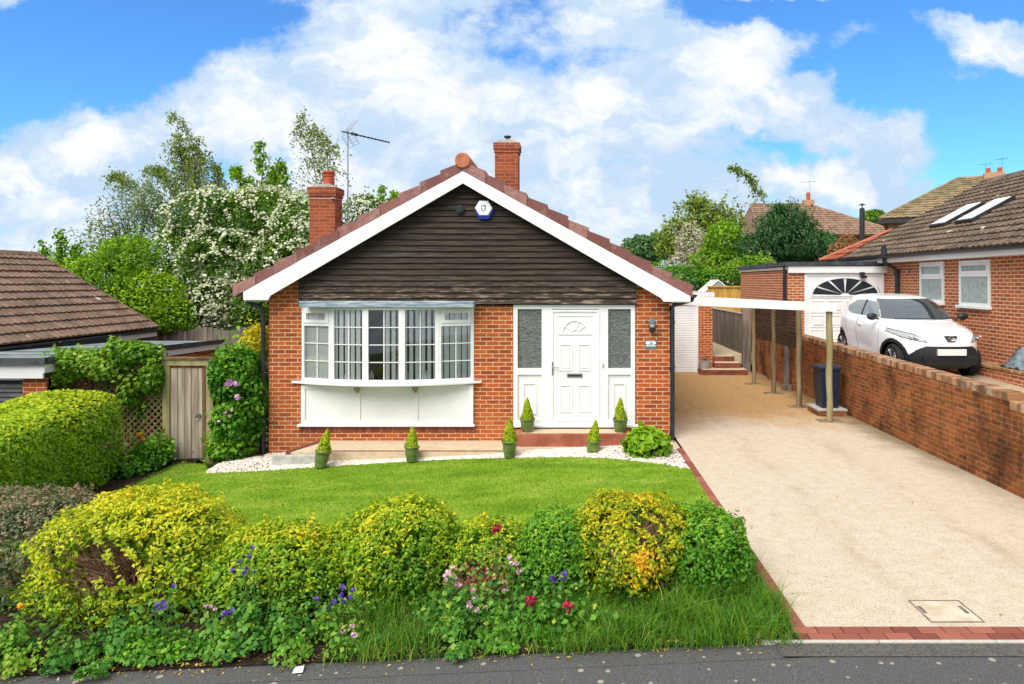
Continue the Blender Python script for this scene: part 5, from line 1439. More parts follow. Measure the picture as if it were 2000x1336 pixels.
    for sgn in (-1, 1):
        for line in ([(1.22, 1.0), (1.16, .8), (1.17, .5), (1.22, .3)], [(2.20, 1.05), (2.22, .8), (2.20, .55), (2.16, .3)], [(2.9, 1.08), (2.84, .85), (2.66, .66)]):
            P = []
            for i in range(len(line) - 1):
                for k in range(6):
                    t = k / 6; P.append((line[i][0] * (1 - t) + line[i + 1][0] * t, line[i][1] * (1 - t) + line[i + 1][1] * t))
            P.append(line[-1]); b.tube([(sgn * (on(y_, z_) - .001), y_, z_) for y_, z_ in P], .005, 4)
    b.obj('door_seam', 'black_trim', body, world=False)
    b = MB(); zq = .905; yfq = float(np.interp(zq, K[:, 0], K[:, 1])); yrq = float(np.interp(zq, K[:, 0], K[:, 2])); wq = float(np.interp(zq, K[:, 0], K[:, 3])); eq = float(np.interp(zq, K[:, 0], K[:, 4]))
    b.tube([(xq, (yfq + yrq) / 2 - (yrq - yfq) / 2 * (1 - abs(xq / wq) ** eq) ** (1 / eq) - .001, zq) for xq in np.linspace(-.60, .60, 25)], .0045, 4); b.obj('bonnet_seam', 'metal_grey', body, world=False)
    for sgn in (-1, 1):
        b = MB(); xx = sgn * (on(2.0, .90) + .006); b.bbox(xx - .014, xx + .014, 1.93, 2.11, .885, .915, .006); b.obj('door_handle', M_CAR, body, world=False)
    return root
m, t, b = mat('white car paint', .25, .5); t.put(b.inputs['Base Color'], (.80, .80, .80)); b.inputs['Coat Weight'].default_value = .6; b.inputs['Coat Roughness'].default_value = .05
M_CAR = m
M['black_trim'] = noisy('black car trim', (.014, .015, .017), (.02, .021, .024), 6, .5, .4)
M['tyre'] = noisy('tyre rubber', (.010, .010, .011), (.018, .018, .019), 9, .8, .3)
M['chrome_grey'] = noisy('alloy rim', (.45, .46, .48), (.55, .56, .58), 9, .3, .6, metal=.8)
m, t, b = mat('car window', .03, .8); t.put(b.inputs['Base Color'], (.03, .036, .038)); b.inputs['IOR'].default_value = 2.0; b.inputs['Specular IOR Level'].default_value = .9; M['car_glass2'] = m
m, t, b = mat('car side window with painted sky', .04, .8); t.put(b.inputs['Base Color'], (.20, .225, .225)); M['car_glass3'] = m  # base colour lightened to stand in for bright sky in the side glass
m, t, b = mat('headlight glass', .08, .8); t.put(b.inputs['Base Color'], (.38, .40, .42)); M['lamp_glass'] = m
car = build_car()
car.scale = (1.03, 1.02, 1.02); car.location = (7.375, 13.15, .875); car.rotation_euler = (R(1.6), 0, 0)


# ------------------------------------------------------------------ bushes and hedges
def bush(name, label, cat, x, y, rx, ry, ztop, mt, n, size, p=2.5, amp=.10, seed=1, holes=(), group=None, twig=26, jit=.55, aspect=.5, extra=(), k=3.2):
    z0 = float(G(x)); h = ztop - z0; c = (x, y, z0 + .36 * h); r = (rx, ry, .64 * h)
    root = thing(name, label, cat, (x, y, z0), group)
    P, N, d = shell(int(n * 1.25), c, r, p, amp * 1.25, seed, 'G', .075, k * 1.4)
    ok = np.ones(len(P), bool)
    for (hd, cm) in holes:
        hd = np.array(hd, float); hd /= np.linalg.norm(hd)
        ok &= (d @ hd + .05 * np.sin(P @ np.array([31., 17, 23]))) < cm
    lo = np.clip((P[:, 2] - z0) / h, 0, 1); ok &= rs.uniform(0, 1, len(P)) < .35 + 1.3 * lo
    tuft = lump(d, seed + 300, 9.0); ok &= tuft > rs.normal(-.42, .18, len(P))          # gaps between the tufts
    P = P + d * (.040 * tuft)[:, None] * (rx + ry)
    P, N, d = P[ok], N[ok], d[ok]
    Nn = N * .8 + np.array([0, -.15, .55])
    # leaf colour moves up its ramp towards the top of the bush; short shoots break the clipped skin
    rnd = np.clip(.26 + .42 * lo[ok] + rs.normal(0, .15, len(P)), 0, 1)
    ns_ = max(16, n // 240); L_ = 7
    pk = rs.choice(len(P), ns_); ln = rs.uniform(.02, .075, (ns_, 1, 1)); tt = np.linspace(0, 1, L_)[None, :, None]
    Q = (P[pk][:, None, :] + tt * ln * (N[pk][:, None, :] + np.array([0, 0, .6])) + rs.normal(0, .012, (ns_, L_, 3))).reshape(-1, 3)
    P = np.concatenate([P, Q]); Nn = np.concatenate([Nn, np.repeat(N[pk], L_, 0)]); rnd = np.concatenate([rnd, np.clip(np.repeat(rnd[pk], L_) + rs.normal(.08, .12, ns_ * L_), 0, 1)])
    for (n2, hd, spread, rr) in extra:
        hd = np.array(hd, float); hd /= np.linalg.norm(hd); e = hd + rs.normal(0, spread, (n2, 3)); e /= np.linalg.norm(e, axis=1)[:, None]
        rad = (np.abs(e / np.array(r)) ** p).sum(1) ** (-1 / p)
        P = np.concatenate([P, np.array(c) + e * (rad * rs.uniform(rr, 1.06, n2))[:, None]]); Nn = np.concatenate([Nn, e + np.array([0, 0, .4])]); rnd = np.concatenate([rnd, np.clip(rs.normal(.9, .1, n2), 0, 1)])
    leaves('foliage', P, Nn, size, mt, root, aspect, .15, rnd, jit)
    q = n // 4
    P2, N2, d2 = shell(q, c, np.array(r) * .78, p, amp, seed, 'G', .10, k)
    ok = np.ones(len(P2), bool)
    for (hd, cm) in holes:
        hd = np.array(hd, float); hd /= np.linalg.norm(hd); ok &= d2 @ hd < cm
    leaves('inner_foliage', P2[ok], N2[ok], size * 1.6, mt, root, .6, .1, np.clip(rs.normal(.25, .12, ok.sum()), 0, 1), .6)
    T, _, dt = shell(twig * 2, c, np.array(r) * .88, p, amp, seed, 'G', .08, k)
    T = list(T[:twig])
    for (hd, cm) in holes:
        hd = np.array(hd, float); hd /= np.linalg.norm(hd)
        for _ in range(150):
            e = hd + rs.normal(0, .34, 3); e /= np.linalg.norm(e); rad = (np.abs(e / np.array(r)) ** p).sum() ** (-1 / p)
            T.append(np.array(c) + e * rad * rs.uniform(.72, .97))
    twigs('twig', (x, y, z0), T, 'twig', root, .011, 4, .07)
    return root


FH = 'clipped bushes along the front of the garden'
bush('dusky_shrub', 'dark bronze green clipped shrub at the far left of the front bushes', 'shrub', -5.62, 7.0, 1.10, .74, .60, 'lf_dusky', 11500, .040, 2.8, .08, 3, group=FH)
bush('golden_bush', 'largest golden yellow bush with a bare twiggy hollow in its front', 'bush', -4.02, 6.50, 1.0, .66, .775, 'lf_gold', 16500, .044, 2.3, .08, 5,
     holes=[((-.36, -1, .36), .905), ((.24, -1, .28), .952)], group=FH)
bush('golden_bush', 'low rounded yellow green bush right of the one with the bare hollow', 'bush', -2.70, 6.38, .70, .56, .505, 'lf_goldgreen', 13000, .042, 2.15, .08, 8, group=FH)
bush('golden_bush', 'domed yellow topped bush with greener flanks above the grass gap', 'bush', -1.59, 6.50, .58, .52, .735, 'lf_goldgreen', 11500, .042, 2.15, .10, 13, group=FH)
bush('golden_bush', 'low green and gold filler bush between the low rounded bush and the domed one', 'bush', -2.12, 6.62, .46, .40, .43, 'lf_goldgreen', 6000, .042, 2.2, .12, 11, group=FH)
bush('golden_bush', 'small sparse yellow bush with brown bare patches behind the pink flowers', 'bush', -.74, 6.45, .50, .42, .54, 'lf_goldgreen', 5000, .040, 2.1, .20, 17, holes=[((-.2, -1, -.1), .86)], group=FH, twig=50)
bush('green_bush', 'small rounded green bush left of the orange splashed bush', 'bush', -.11, 6.45, .42, .44, .64, 'lf_green', 7500, .038, 2.2, .09, 19, group=FH)
bush('amber_bush', 'tall yellow and orange splashed bush with a dark hollow near its top', 'bush', .55, 6.40, .62, .54, .82, 'lf_amber', 10500, .043, 2.0, .18, 23,
     holes=[((.38, -.7, .78), .975), ((.18, -1, .12), .982)], group=FH, extra=[(420, (.12, -1, .12), .16, .9)])
bush('green_bush', 'glossy green clipped bush beside the driveway edging', 'bush', 1.27, 6.50, .44, .52, .615, 'lf_green', 9500, .040, 2.6, .10, 29, group=FH)
bush('hydrangea', 'leafy green hydrangea between the right hand pots and the driveway', 'shrub', 1.30, 11.02, .36, .30, .40, 'lf_lime', 620, .115, 2.3, .12, 31, twig=14, aspect=.75)

hd = thing('clipped_hedge', 'long clipped green hedge along the left side of the lawn', 'hedge', (-7.7, 9.9, -.4))
c = np.array((-7.92, 9.15, .29)); r = np.array((.78, 2.25, .86))
P, N, d = shell(46000, c, r, 4.2, .055, 41, -.42, .035, 5.0)
ok = (N[:, 0] > -.4) | (N[:, 2] > .3); P, N = P[ok], N[ok]
def lower(P): P[:, 2] = -.42 + (P[:, 2] + .42) * (1 - .075 * np.clip(11.2 - P[:, 1], 0, 3.2)); return P
P = lower(P)
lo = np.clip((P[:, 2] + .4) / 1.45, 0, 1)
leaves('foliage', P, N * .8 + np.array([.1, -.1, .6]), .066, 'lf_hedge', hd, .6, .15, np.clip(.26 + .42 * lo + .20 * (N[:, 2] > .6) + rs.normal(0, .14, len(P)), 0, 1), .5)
P, N, d = shell(7000, c, r * .9, 4.2, .05, 41, -.42, .03, 5.0)
P = lower(P)
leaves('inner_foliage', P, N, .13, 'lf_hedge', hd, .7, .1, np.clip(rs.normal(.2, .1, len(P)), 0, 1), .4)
twigs('twig', (-7.7, 9.9, -.4), [(-7.7 + rs.uniform(-.6, .6), 9.6 + rs.uniform(-2, 2), rs.uniform(.2, .9)) for _ in range(40)], 'twig', hd, .015)


def cloud_plant(name, label, cat, blobs, mt, size, trunkmat=None, base=None, r0=.05, group=None, amp=.2, depth=.2, aspect=.55, seed=50, jit=.7, up=.5, droop=None, p=2.1, limbs=True, rmean=.5, crown='crown', sprig=0):
    """crown of leaf clumps; blobs = (photo x, photo y, half width px, half height px, Y, n)"""
    PP, NN, RR, centres = [], [], [], []
    for i, (px, py, wx, wy, Y, n) in enumerate(blobs):
        c = at(px, py, Y); s = Y / FPX
        P, N, d = shell(n, c, (wx * s, (wx + wy) * .5 * s, wy * s), p, amp, seed + i, None, depth, 3.5)
        PP.append(P); NN.append(N); centres.append(c)
        RR.append(np.clip(rmean + .16 * d[:, 2] + rs.normal(0, .17, len(P)) + .12 * (i % 3 - 1), 0, 1))
        if sprig:       # loose shoots breaking the outline
            e = rs.normal(0, 1, (sprig, 3)); e[:, 2] = np.abs(e[:, 2]) * 1.2; e /= np.linalg.norm(e, axis=1)[:, None]
            L = 12
            base_ = np.array(c) + e * np.array([wx * s, (wx + wy) * .5 * s, wy * s]) * .85
            tt = np.linspace(0, 1, L)[None, :, None]
            ln = rs.uniform(.35, 1.0, (sprig, 1, 1)) * min(wx, wy) * s * .8
            Q = base_[:, None, :] + tt * ln * (e[:, None, :] * .8 + np.array([0, 0, .45])) + rs.normal(0, .06, (sprig, L, 3))
            Q = Q.reshape(-1, 3); PP.append(Q); NN.append(np.repeat(e, L, 0)); RR.append(np.clip(rs.normal(rmean + .12, .15, len(Q)), 0, 1))
    P = np.concatenate(PP); N = np.concatenate(NN); rnd = np.concatenate(RR)
    if base is None: base = Vector((centres[0].x, centres[0].y, 0))
    base = Vector(base)
    root = thing(name, label, cat, base, group)
    leaves(crown, P, N * .6 + np.array([0, -.1, up]), size, mt, root, aspect, .15, rnd, jit, droop=droop)
    if limbs:
        mb = MB(); top = sum((Vector(c) for c in centres), Vector()) / len(centres)
        fork = base.lerp(Vector((base.x * .5 + top.x * .5, base.y * .5 + top.y * .5, top.z)), .45)
        mb.tube([base - Vector((0, 0, .3)), base.lerp(fork, .5) + Vector((.06, 0, 0)), fork], [r0 * 1.25, r0 * 1.05, r0 * .8], 10)
        for c in centres:
            m_ = fork.lerp(c, .55) + Vector(rs.normal(0, .12 * min(1, r0 / .1), 3))
            mb.tube([fork, m_, c], [r0 * .6, r0 * .4, r0 * .15], 6, cap=False)
            for _ in range(3):
                e = Vector(rs.normal(0, .5 * min(1, r0 / .1), 3)); e.z = abs(e.z)
                mb.tube([m_, m_.lerp(c, .5) + e * .5, c + e], [r0 * .3, r0 * .2, r0 * .08], 5, cap=False)
        mb.obj('trunk', trunkmat or 'bark', root)
    return root


def wisp(name, label, cat, base, stems, mt, size, bark, r0=.06, nb=22, blen=1.2, nl=34, droop=.6, group=None, spread=.5, t0=.25):
    """open birch like tree: stems are curves, side shoots droop and carry scattered leaves"""
    root = thing(name, label, cat, base, group); mb = MB(); PP = []
    for pts in stems:
        pts = [Vector(p) for p in pts]; mb.tube(pts, [r0 * (1 - .85 * i / (len(pts) - 1)) for i in range(len(pts))], 7, cap=False)
        def along(t):
            f = t * (len(pts) - 1); i = min(int(f), len(pts) - 2); return pts[i].lerp(pts[i + 1], f - i)
        for b in range(nb):
            t = t0 + (1 - t0) * (b + rs.uniform(0, 1)) / nb; p = along(t); a = rs.uniform(0, 6.283); L = blen * (1.25 - t) * rs.uniform(.5, 1.2)
            q = p + Vector((math.cos(a) * L * spread, math.sin(a) * L * spread, L * .35)); e = q + Vector((math.cos(a) * L * .5 * spread, math.sin(a) * L * .5 * spread, -L * droop))
            mb.tube([p, q, e], [.016, .010, .004], 4, cap=False)
            k = int(nl * (.6 + .8 * rs.uniform())); tt = rs.uniform(.15, 1, k)
            for t_ in tt:
                w = p.lerp(q, min(1, t_ * 2)) if t_ < .5 else q.lerp(e, t_ * 2 - 1)
                PP.append(np.array(w) + rs.normal(0, .07 + .05 * L, 3))
        for k in range(nl): PP.append(np.array(along(rs.uniform(.6, 1.0))) + rs.normal(0, .09, 3))
    P = np.array(PP)
    leaves('crown', P, rs.normal(0, 1, P.shape), size, mt, root, .6, .15, None, .5)
    mb.obj('trunk', bark, root)
    return root


# ------------------------------------------------------------------ trees behind, left
hw = [(420, 440, 92, 66, 23, 4600), (520, 425, 95, 62, 23, 4600), (595, 450, 66, 76, 22.5, 2600), (450, 520, 108, 74, 22.4, 3800), (560, 530, 95, 80, 22.3, 3400),
      (372, 480, 58, 60, 22.7, 1800), (425, 590, 58, 52, 21.8, 1500), (505, 595, 86, 58, 22, 3400), (380, 560, 62, 52, 22.6, 2400), (470, 560, 70, 60, 23, 2600), (560, 610, 70, 50, 22.4, 2400), (625, 520, 52, 80, 22.6, 1900), (715, 425, 58, 42, 23, 1500)]
HT = cloud_plant('hawthorn_tree', 'broad hawthorn covered in creamy white blossom left of the chimney', 'tree', [(a_, b_, c_, d_, e_, int(f_ * 1.35)) for a_, b_, c_, d_, e_, f_ in hw], 'lf_tree', .115, base=(-10.3, 22.8, -.3), r0=.19, seed=60, amp=.22, depth=.16, sprig=5, rmean=.42)
PP = []; NN = []
for i, (px, py, wx, wy, Y, n) in enumerate(hw):
    c = at(px, py, Y - .12); s = Y / FPX
    P, N, d = shell(int(n * 1.5), c, (wx * s * 1.03, (wx + wy) * .5 * s * 1.03, wy * s * 1.03), 2.1, .22, 60 + i, None, .07, 3.5)
    keep = (lump(d, 400 + i, 7) + .50 * d[:, 2] - .24 > rs.uniform(-.12, .30, len(P))) & (P[:, 1] < Y + .8)
    if i == 6: keep = rs.uniform(0, 1, len(P)) < .75
    PP.append(P[keep]); NN.append(N[keep])
for k in range(26):                      # hanging sprays of blossom
    a = at(395 + 95 * rs.uniform(), 545 + 60 * rs.uniform(), 21.3 + .4 * rs.uniform()); L = rs.uniform(.4, 1.1); t = rs.uniform(0, 1, 46)
    Q = np.array(a) + np.stack([-.35 * t * L + rs.normal(0, .07, 46), -.2 * t + rs.normal(0, .06, 46), -t * t * L + rs.normal(0, .06, 46)], 1); PP.append(Q); NN.append(np.repeat([[0, -.4, .8]], 46, 0))
P = np.concatenate(PP); N = np.concatenate(NN)
leaves('blossom', P, N * .5 + np.array([0, -.3, .6]), .095, 'lf_blossom', HT, .85, .1, None, .45)
TL = 'trees and shrubs behind the left boundary'
cloud_plant('leafy_shrub', 'bright green bushy shrub rising behind the left tiled roof', 'shrub', [(235, 545, 80, 70, 21, 5200), (175, 560, 75, 62, 21, 4400), (285, 585, 80, 58, 20.8, 4600), (255, 500, 58, 40, 21.2, 2800), (330, 620, 62, 36, 20.9, 3000), (130, 540, 55, 40, 21.4, 1800)],
            'lf_lime', .105, base=(-13.6, 21.2, -.5), r0=.09, seed=80, sprig=9, amp=.24, group=TL)
cloud_plant('willow_tree', 'grey green loose willow behind the bright shrub and left roof', 'tree', [(250, 440, 66, 62, 27, 1500), (205, 480, 40, 50, 27, 700), (285, 410, 40, 50, 27, 800)], 'lf_olive', .15, base=(-17.6, 27, -.3), r0=.13, seed=90, sprig=10, amp=.28, depth=.35, group=TL, aspect=.35)
def px_path(pts, Y): return [tuple(at(a, b, Y + .15 * i)) for i, (a, b) in enumerate(pts)]
wisp('birch_tree', 'tall pointed birch rising above the left of the hawthorn', 'tree', (-15.2, 27.5, -.3), [px_path([(395, 660), (385, 520), (370, 400), (352, 300), (345, 222)], 27.5), px_path([(385, 500), (395, 420), (388, 330), (384, 272)], 27.5), px_path([(385, 540), (310, 440), (262, 372), (218, 342)], 27.3), px_path([(385, 520), (425, 440), (430, 380), (418, 322)], 27.7), px_path([(385, 480), (350, 400), (320, 350), (296, 330)], 27.4), px_path([(380, 440), (366, 360), (362, 290)], 27.6)],
     'lf_birch', .11, 'birch_bark', .07, 30, 1.7, 58, .9, TL, .55, .2)
wisp('slender_tree', 'lime leaved slender tree top just above the hawthorn crown', 'tree', (-12.6, 26, -.3), [px_path([(500, 660), (505, 480), (510, 380), (516, 280)], 26), px_path([(505, 480), (480, 400), (462, 330)], 26), px_path([(505, 480), (535, 400), (548, 320)], 26)],
     'lf_lime', .13, 'bark', .06, 28, 1.1, 50, .25, TL, .55, .3)
wisp('birch_tree', 'sparse drooping birch top between the hawthorn and the left chimney', 'tree', (-10.3, 25, -.3), [px_path([(600, 660), (612, 480), (618, 350), (606, 280), (590, 222)], 25), px_path([(612, 480), (640, 380), (640, 300), (620, 255)], 25)],
     'lf_birch', .105, 'birch_bark', .04, 28, 1.2, 30, .95, TL, .65, .4)
wisp('slender_tree', 'short leafy treetop peeping over the roof right of the left chimney', 'tree', (-7.0, 24.5, -.3), [px_path([(735, 660), (740, 480), (746, 362)], 24.5), px_path([(740, 470), (765, 410), (772, 378)], 24.5)], 'lf_lime', .13, 'bark', .05, 14, .5, 16, .3, TL, .5, .6)
wisp('sapling', 'thin leafy shoots sticking up beyond the left roof ridge', 'sapling', (-15.3, 20.5, -.4), [px_path([(110, 660), (95, 560), (85, 480)], 20.5), px_path([(110, 660), (122, 540), (118, 456)], 20.6), px_path([(110, 660), (145, 560), (150, 478)], 20.6)], 'lf_lime', .13, 'bark', .03, 15, .45, 22, .1, TL, .45, .4)

# ------------------------------------------------------------------ trees behind, right
TR = 'trees and shrubs behind the right boundary'
cloud_plant('round_tree', 'distant blue green round tree just right of the roof slope', 'tree', [(1255, 492, 46, 32, 58, 2200), (1222, 502, 30, 22, 57, 900), (1290, 480, 26, 30, 60, 900)], 'lf_far', .34, base=(6.4, 58, 0), r0=.3, seed=120, amp=.14, group=TR, rmean=.4)
cloud_plant('ash_tree', 'tall airy green tree between the bungalow roof and the conifer', 'tree', [(1372, 428, 56, 40, 36, 1700), (1330, 462, 44, 34, 36, 1100), (1418, 440, 36, 36, 36, 1000), (1385, 470, 56, 44, 36.3, 1600), (1310, 485, 30, 34, 36, 700), (1360, 400, 22, 16, 36, 300)], 'lf_birch', .20, base=(7.2, 36, 0), r0=.16, seed=130, amp=.3, depth=.3, sprig=10, group=TR)
cloud_plant('blossom_shrub', 'faded cream blossom shrub under the airy green tree', 'shrub', [(1350, 480, 32, 42, 33, 1500), (1335, 520, 38, 30, 33, 1100), (1372, 510, 30, 40, 33, 900)], 'lf_cream', .13, base=(6, 33, 0), r0=.08, seed=140, amp=.25, group=TR)
cloud_plant('leafy_shrub', 'vivid lime shrub left of the dark conifer', 'shrub', [(1415, 475, 42, 46, 31.5, 2200), (1392, 515, 46, 34, 31.3, 1500), (1440, 510, 34, 38, 31.5, 1100)], 'lf_lime', .16, base=(7.2, 31.5, 0), r0=.08, seed=150, amp=.25, sprig=7, group=TR)
cloud_plant('dark_conifer', 'dark spreading conifer behind the right hand flat roof', 'conifer', [(1545, 475, 72, 46, 30, 4600), (1515, 445, 36, 34, 30, 1700), (1590, 488, 62, 34, 30, 2400), (1482, 490, 44, 34, 30, 1500), (1545, 430, 30, 24, 30, 900), (1620, 495, 40, 24, 30, 1000), (1520, 418, 12, 16, 30, 300), (1570, 448, 20, 22, 30, 500)], 'lf_dark', .19, base=(9.6, 30.3, .3), r0=.14, seed=160, amp=.35, depth=.2, sprig=22, aspect=.28, up=.1, group=TR, droop=np.array([.3, -.3, -.6]))
wisp('birch_tree', 'arching birch leader leaning over above the dark conifer', 'tree', (11.0, 33, 0), [px_path([(1515, 560), (1508, 460), (1490, 390), (1462, 345), (1424, 327)], 33)], 'lf_birch', .15, 'birch_bark', .06, 26, .85, 24, 1.1, TR, .3, .5)
cloud_plant('garden_hedge', 'dense green hedge behind the bungalow at the right eave', 'hedge', [(1330, 548, 52, 30, 30.3, 2400), (1385, 550, 45, 26, 30.5, 1800), (1280, 540, 40, 30, 30.3, 900)], 'lf_green', .13, base=(5.4, 29, .3), r0=.06, seed=170, amp=.10, group=TR)
cloud_plant('leafy_shrub', 'pale green shrub spilling over the flat garage roof', 'shrub', [(1462, 526, 50, 24, 28, 1800), (1432, 540, 38, 26, 30.2, 1400), (1490, 515, 26, 16, 28, 500)], 'lf_climber', .13, base=(7.3, 28, .3), r0=.05, seed=180, amp=.2, sprig=6, group=TR)
cloud_plant('round_tree', 'small round green tree behind the black flue', 'tree', [(1706, 432, 27, 22, 66, 1500), (1690, 446, 18, 14, 66, 500)], 'lf_tree', .34, base=(29.5, 66, 0), r0=.25, seed=190, amp=.12, group=TR)
cloud_plant('withered_shrub', 'brownish shrub at the foot of the black flue', 'shrub', [(1655, 474, 20, 18, 27, 500), (1636, 490, 20, 16, 27, 400)], 'lf_brown', .10, base=(11, 27, .3), r0=.05, seed=195, amp=.25, group=TR)

# ------------------------------------------------------------------ climbers and plants by the gate
cloud_plant('climbing_plant', 'green climber smothering the trellis left of the garden gate', 'climber', [(250, 690, 66, 22, 12.2, 1700), (150, 710, 62, 26, 12.1, 1500), (205, 715, 50, 26, 12.1, 1100), (300, 735, 18, 40, 12.15, 800), (110, 735, 36, 20, 12.0, 700), (255, 760, 20, 30, 12.15, 350), (290, 800, 34, 70, 12.75, 1100), (240, 760, 40, 50, 12.8, 1000)],
            'lf_climber', .085, base=(-8.2, 12.2, -.4), r0=.03, seed=200, amp=.25, depth=.25, sprig=7, aspect=.8)
cl = cloud_plant('clematis', 'dense green clematis with large mauve flowers right of the gate', 'climber', [(462, 735, 46, 62, 12.15, 3400), (468, 820, 44, 60, 12.1, 2800), (455, 868, 42, 34, 12.0, 1600), (500, 780, 22, 90, 12.2, 1700)], 'lf_green', .085, base=(-5.85, 12.2, -.35), r0=.03, seed=210, amp=.2, depth=.2, sprig=6, aspect=.75)
cloud_plant('golden_shrub', 'yellow leaved shrub above the clematis against the bungalow corner', 'shrub', [(498, 680, 30, 42, 12.75, 1900), (470, 705, 34, 30, 12.7, 1100), (508, 655, 18, 22, 12.8, 600)], 'lf_gold', .062, base=(-5.75, 12.75, -.35), r0=.03, seed=220, amp=.12, sprig=5, rmean=.72)


def flower_mesh(name, mt, r, n=11, flat=False):
    e = rs.normal(0, 1, (n, 3)); e[:, 1] = -np.abs(e[:, 1]) if flat else e[:, 1]; e /= np.linalg.norm(e, axis=1)[:, None]
    o = leaves(name, e * r * .55, e + rs.normal(0, .3, (n, 3)), r * 1.15, mt, None, .8, .2, None, .3)
    me = o.data; bpy.data.objects.remove(o); return me
FM = {k: flower_mesh('flower', 'petal_' + k, r) for k, r in (('pink', .025), ('mauve', .075), ('purple', .025), ('crimson', .029), ('orange', .030), ('white', .03))}
def put_flowers(root, kind, pts, scale=1.0):
    for p in pts:
        f = bpy.data.objects.new('flower', FM[kind]); COL.objects.link(f); f.parent = root; f.location = Vector(p) - root.location
        f.rotation_euler = (rs.uniform(-.5, .5), rs.uniform(-.5, .5), rs.uniform(0, 6)); f.scale = [scale * rs.uniform(.8, 1.2)] * 3
put_flowers(cl, 'mauve', [at(446, 748, 11.55), at(461, 749, 11.5), at(464, 776, 11.6)])
put_flowers(cl, 'pink', [at(440, 805, 11.6), at(452, 800, 11.55), at(448, 812, 11.6), at(428, 823, 11.6)], 1.3)


def flower_plant(name, label, px, py, Y, kind, spots, leaf='lf_ground', n=160, w=.14, ls=.05, h=None, scale=1.0, group=None):
    x = (px - PX) * Y / FPX; z0 = float(G(x)); root = thing(name, label, 'flowering plant', (x, Y, z0), group)
    pts = [at(a, b, Y + rs.uniform(-.08, .02)) for a, b in spots]; zt = max(p.z for p in pts); hh = (zt - z0)
    P = np.stack([x + rs.normal(0, w, n), Y + rs.normal(0, w * .6, n), z0 + hh * np.clip(np.abs(rs.normal(.35, .28, n)), .04, .95)], 1)
    leaves('foliage', P, np.stack([rs.normal(0, .3, n), -np.ones(n) * .4, np.ones(n)], 1), ls, leaf, root, .7, .15, None, .4)
    mb = MB()
    for p in pts: mb.tube([(x + rs.normal(0, .03), Y, z0), Vector((x, Y, z0)).lerp(p, .6) + Vector((rs.normal(0, .02), 0, .02)), p], [.005, .004, .003], 4, cap=False)
    mb.obj('stem', 'stem', root)
    put_flowers(root, kind, pts, scale)
    return root
FG = 'flowers in front of the bushes'
flower_plant('columbine', 'violet columbine at the foot of the bush with the bare hollow', 312, 1185, 5.62, 'purple', [(308, 1180), (318, 1174), (300, 1192), (313, 1190), (322, 1184), (340, 1143)], group=FG)
flower_plant('columbine', 'pale violet columbine high in front of the low rounded bush', 485, 1090, 5.72, 'purple', [(468, 1096), (480, 1110), (494, 1068), (487, 1086), (497, 1116), (454, 1113), (477, 1118)], group=FG, scale=.8)
flower_plant('columbine', 'deep purple columbine low between the two left golden bushes', 445, 1198, 5.58, 'purple', [(435, 1202), (445, 1198), (453, 1194), (440, 1196)], group=FG)
flower_plant('columbine', 'blue violet columbine at the right foot of the low rounded bush', 655, 1165, 5.66, 'purple', [(618, 1168), (670, 1146), (666, 1162), (684, 1166), (671, 1173), (652, 1176), (644, 1187), (688, 1152)], group=FG)
flower_plant('columbine', 'small violet columbine below the small rounded green bush', 1090, 1130, 5.75, 'purple', [(1078, 1128), (1096, 1124), (1104, 1120), (1100, 1128), (1082, 1133)], group=FG)
flower_plant('valerian', 'crimson valerian right beside the small violet columbine', 1112, 1190, 5.62, 'crimson', [(1108, 1177), (1113, 1182), (1110, 1195), (1104, 1182), (1116, 1187)], group=FG, ls=.06)
flower_plant('valerian', 'crimson valerian with two heads left of the other low crimson one', 1036, 1180, 5.62, 'crimson', [(1030, 1168), (1040, 1168), (1028, 1178), (1043, 1174), (1038, 1188), (1034, 1172)], group=FG, ls=.06)
flower_plant('valerian', 'single crimson valerian head standing up against the small sparse bush', 970, 1040, 5.90, 'crimson', [(968, 1030), (974, 1033), (966, 1036), (976, 1028)], group=FG, n=60)
flower_plant('pink_columbine', 'pale pink flowers at the left of the sparse brown bush', 882, 1130, 5.68, 'pink', [(876, 1117), (886, 1126), (880, 1122), (898, 1140), (893, 1144), (872, 1130), (884, 1108), (868, 1124)], group=FG)
flower_plant('pink_columbine', 'pink flowers low down among the leaves left of the crimson valerian', 925, 1180, 5.58, 'pink', [(928, 1168), (923, 1153), (914, 1178), (931, 1194), (917, 1184), (950, 1186), (932, 1190), (920, 1190)], group=FG, n=260, w=.2)
flower_plant('pink_columbine', 'lilac pink flowers on tall stems before the small green bush', 1010, 1105, 5.75, 'pink', [(999, 1100), (1010, 1100), (1015, 1112), (1013, 1117), (984, 1135), (988, 1150), (996, 1088)], group=FG)
flower_plant('pink_columbine', 'few small pink flowers at the pavement end of the grass gap', 690, 1232, 5.45, 'pink', [(688, 1222), (692, 1240), (670, 1232), (402, 1180)][:3], group=FG, n=60)
flower_plant('pink_columbine', 'tiny pink buds between the columbines of the left bushes', 408, 1192, 5.6, 'pink', [(402, 1182), (412, 1184), (404, 1196), (420, 1190)], group=FG, n=60, scale=.8)
flower_plant('welsh_poppy', 'orange poppies at the foot of the trellis left of the gate', 278, 880, 11.7, 'orange', [(273, 848), (282, 858), (283, 867), (276, 850)], n=420, w=.28, ls=.07, scale=1.6, leaf='lf_green')
flower_plant('welsh_poppy', 'orange poppies at the right hand post of the gate', 412, 890, 11.9, 'orange', [(405, 866), (410, 867), (415, 866), (421, 850)], n=110, w=.10, ls=.07, scale=1.5, leaf='lf_green')
flower_plant('welsh_poppy', 'single yellow poppy below the dusky shrub at far left', 42, 1190, 5.9, 'orange', [(42, 1183), (40, 1181)], n=120, w=.2)
